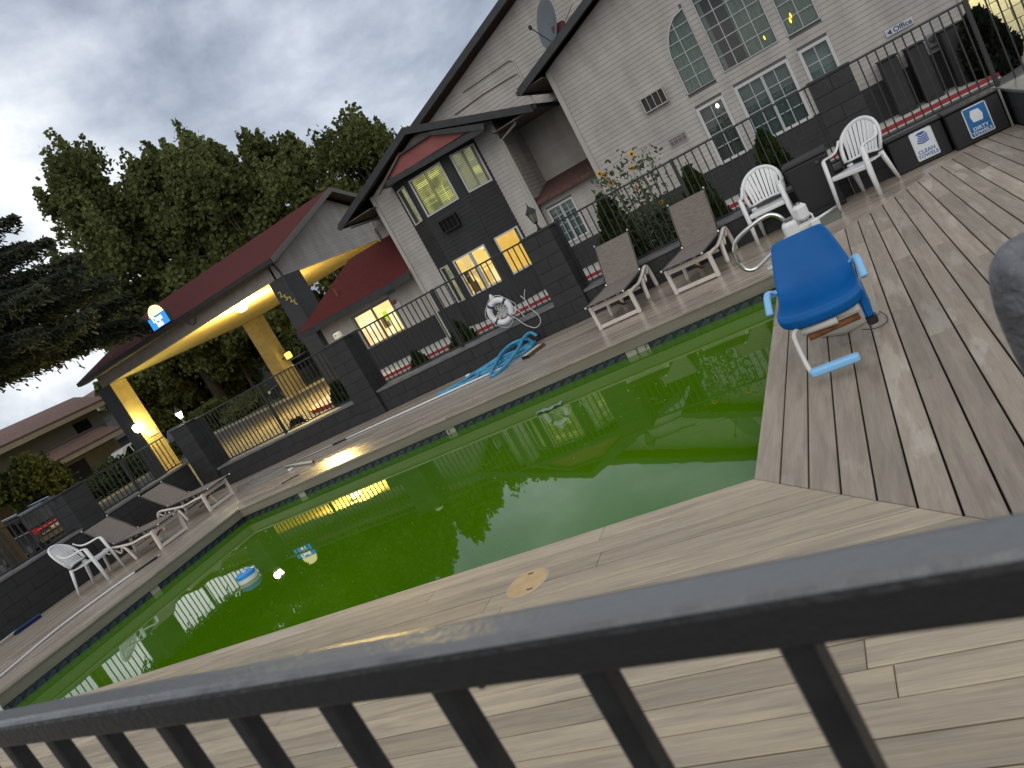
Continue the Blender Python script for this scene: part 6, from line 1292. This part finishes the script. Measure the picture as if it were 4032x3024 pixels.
vh = thing('vacuum_head', 'small cream and black vacuum head at the end of the blue hose', 'vacuum head', (-4.78, 10.4, 0)); MB().prism([(-4.92, 10.16), (-4.80, 10.08), (-4.66, 10.46), (-4.80, 10.55)], .025, .05).build('plate', mat('cream_plastic', (.50, .45, .36), .5), vh, bevel=.004)
MB().prism([(-4.93, 10.14), (-4.79, 10.06), (-4.775, 10.10), (-4.90, 10.19)], .003, .045).build('brush_strip', M_BLACKP, vh); MB().prism([(-4.80, 10.09), (-4.77, 10.07), (-4.63, 10.46), (-4.67, 10.48)], .003, .05).build('brush_strip', mat('brown_bristle', (.08, .055, .04), .9), vh)
pl = thing('telescopic_pole', 'long white pole lying along the far deck under the hose', 'pole', (-7.5, 10.2, 0)); MB().tube([(-9.9, 10.27, .018), (-8.95, 10.23, .018)], .013, 8).build('inner_section', M_TRIM, pl, smooth=True); MB().tube([(-8.95, 10.23, .018), (-8.62, 10.22, .018)], .016, 8).build('grip', M_BLACKP, pl, smooth=True); MB().tube([(-8.62, 10.22, .018), (-5.25, 10.16, .018)], .0155, 8).build('outer_section', M_WHITEP, pl, smooth=True)
hk = thing('rescue_hook', 'pool rescue hook with thin blue loop on the far left deck', 'rescue hook', (-9.5, 10, 0)); MB().tube([(-10.15, 10.20, .03), (-8.80, 9.44, .03)], .022, 10).build('handle', mat('aged_white_tube', (.45, .43, .34), .4), hk, smooth=True); MB().lathe([(.0225, -.004), (.0225, .004), (.014, .005)], 12, (-8.795, 9.437, .03), 'x').build('open_end', M_BLACKP, hk)
MB().tube(spline([(-10.12, 10.21, .02), (-10.6, 10.52, .012), (-11.15, 10.72, .012), (-11.42, 10.62, .012), (-11.30, 10.30, .012), (-10.9, 10.10, .012), (-10.45, 10.12, .012), (-10.12, 10.17, .02)], 6), .006, 6).build('loop', mat('grey_blue_wire', (.16, .26, .32), .4), hk, smooth=True)
MB().cbox(-9.62, -9.55, 9.68, 9.76, .001, .04, .01).build('clip', M_WHITEP, hk)
tag(MB().tube(spline([(-9.10, 8.90, .010), (-8.95, 8.94, .014), (-8.80, 9.02, .008)], 5), .009, 6).build('black_strip', M_BLACKP, smooth=True), 'short bent black strip lying at the pool edge', 'strip')
pl = thing('telescopic_pole', 'long white pole lying along the left deck edge', 'pole', (-10.9, 6, 0)); MB().tube(spline([(-10.15, 3.6, .02), (-10.55, 4.84, .02), (-10.88, 5.9, .02), (-10.86, 6.8, .02), (-10.78, 7.15, .02)], 6), .0135, 8).build('shaft', M_WHITEP, pl, smooth=True); MB().tube([(-10.78, 7.15, .02), (-10.66, 7.5, .02)], .016, 8).build('grip', M_BLACKP, pl, smooth=True); MB().lathe([(.017, -.02), (.017, .02)], 8, (-10.65, 7.53, .02), 'y').build('tip', M_TRIM, pl)
br = thing('pool_brush', 'dark blue pool brush on a white pole at the lower left', 'brush', (-12.95, 6.6, 0)); MB().cbox(-13.02, -12.90, 6.42, 6.88, .04, .07, .01).build('brush_body', mat('navy_plastic', (.008, .03, .10), .5), br); MB().box(-13.0, -12.92, 6.43, 6.87, .003, .04).build('bristles', mat('navy_bristles', (.006, .018, .06), .9), br); MB().tube([(-12.95, 6.48, .06), (-12.85, 5.2, .03), (-12.8, 4.4, .02)], .014, 8).build('pole', M_WHITEP, br, smooth=True)
# ---- ladder rail at the left frame edge
ld = thing('pool_ladder', 'white ladder rail just inside the left edge at the near pool corner', 'ladder', (-9.8, 4.3, 0))
MB().tube(spline([(-9.98, 4.25, .0), (-9.98, 4.25, .12), (-9.90, 4.25, .20), (-9.78, 4.25, .20), (-9.70, 4.25, .10), (-9.68, 4.25, -.3)], 6), .019, 10).build('rail', M_WHITEP, ld, smooth=True)
# ---- skimmer lid with white weathered rim
sk_ = thing('skimmer_lid', 'round peach coloured skimmer lid set in the near deck', 'lid', (-2.232, 3.312, 0))
MB().lathe([(.001, .0035), (.128, .0035), (.132, .0015), (.132, .0005)], 36, (-2.232, 3.312, 0)).build('rim', mat('weathered_white_rim', (.42, .36, .26), .7), sk_, smooth=False)
MB().lathe([(.001, .0060), (.121, .0060), (.123, .0036)], 36, (-2.232, 3.312, 0)).build('disc', mat('peach_disc', (.47, .31, .15), .65, col2=(.54, .37, .19), nscale=14, bump=.15), sk_)
for dx, dy in ((.0, .085), (.055, -.085)): MB().box(-2.232 + dx - .025, -2.232 + dx + .012, 3.312 + dy - .006, 3.312 + dy + .006, .0061, .0066).build('finger_slot', M_BLACKP, sk_)
# ---- floating dispenser in the water
fl = thing('chlorine_floater', 'blue and white round floater on the green water', 'floater', (-7.07, 5.75, WZ)); MB().lathe([(.10, -.02), (.115, .0), (.115, .045), (.10, .05)], 24, (-7.07, 5.75, WZ)).build('body', M_WHITEP, fl, smooth=False); MB().lathe([(.113, .050), (.113, .085), (.085, .100), (.035, .100), (.030, .092), (.001, .092)], 24, (-7.07, 5.75, WZ)).build('cap', mat('floater_blue', (.03, .25, .60), .4), fl); MB().lathe([(.022, .093), (.022, .108), (.001, .11)], 12, (-7.07, 5.75, WZ)).build('knob', M_WHITEP, fl)
# ---- thin plastic sheet half sunk
n = 9; vs = [( -3.90 + .34 * i / n, 7.62 + .10 * j / 2 + .03 * math.sin(i), WZ + .006 + .016 * math.sin(i * 1.1 + j) ** 2) for i in range(n + 1) for j in range(3)]; fs = [(i * 3 + j, i * 3 + j + 1, i * 3 + j + 4, i * 3 + j + 3) for i in range(n) for j in range(2)]
pb = MB(); vs += [(v[0], v[1], v[2] - .004) for v in vs]; k_ = (n + 1) * 3; fs += [(k_ + a, k_ + d, k_ + c, k_ + b) for a, b, c, d in fs]; pb.add(vs, fs)
tag(pb.build('plastic_bag', mat('pale_wet_plastic', (.22, .30, .24), .2), smooth=True), 'crumpled pale plastic bag floating near the far pool edge', 'bag')
# floating specks: seeds and leaf bits
sp_ = MB()
for i in range(90):
    x_ = RNG.uniform(-9.3, -1.6); y_ = RNG.uniform(4.1, 7.4); s = RNG.uniform(.003, .011); a = RNG.uniform(0, 6.28); sp_.add([(x_ + s * math.cos(a + t_), y_ + s * .7 * math.sin(a + t_), WZ + .002) for t_ in (0, 1.6, 3.1, 4.7)] + [(x_, y_, WZ + .006)], [(0, 1, 4), (1, 2, 4), (2, 3, 4), (3, 0, 4)])
tag(sp_.build('floating_specks', mat('pale_specks', (.24, .30, .12), .6)), kind='stuff')
# ---- red and white thing under the sunflowers: small flower pot
fp = thing('flower_pot', 'small red pot with white flowers below the sunflower plant', 'flower pot', (-2.93, 11.75, .1)); MB().lathe([(.05, -.39), (.08, -.2), (.075, -.19), (.01, -.2)], 14, (-2.9, 11.75, .62)).build('pot', M_REDCURB, fp)
# ---- grey sleeve of a person at the right edge
def cray(fx, fy, d):
    v = right * ((fx - 2016) / 3029.4) + up * (-(fy - 1512) / 3029.4) + fwd; return Vector((0, 0, CAMZ)) + v * d
sl_ = thing('sweater_sleeve', 'out of focus mottled grey sleeve poking in at the right edge', 'sleeve', tuple(cray(4200, 1200, .62)))
pts_ = [cray(*p_) for p_ in ((4070, 1010, .60), (4120, 1150, .62), (4190, 1320, .64), (4290, 1500, .66), (4420, 1700, .70))]
so_ = MB().tube([pts_[0] - (pts_[1] - pts_[0]) * .25] + [*pts_], [.022, .034, .040, .040, .042, .045], 16).build('sleeve', mat('mottled_grey_knit', (.085, .086, .090), .95, col2=(.175, .178, .186), nscale=28, detail=3, bump=.5, bscale=90), sl_, smooth=True, sub=1)
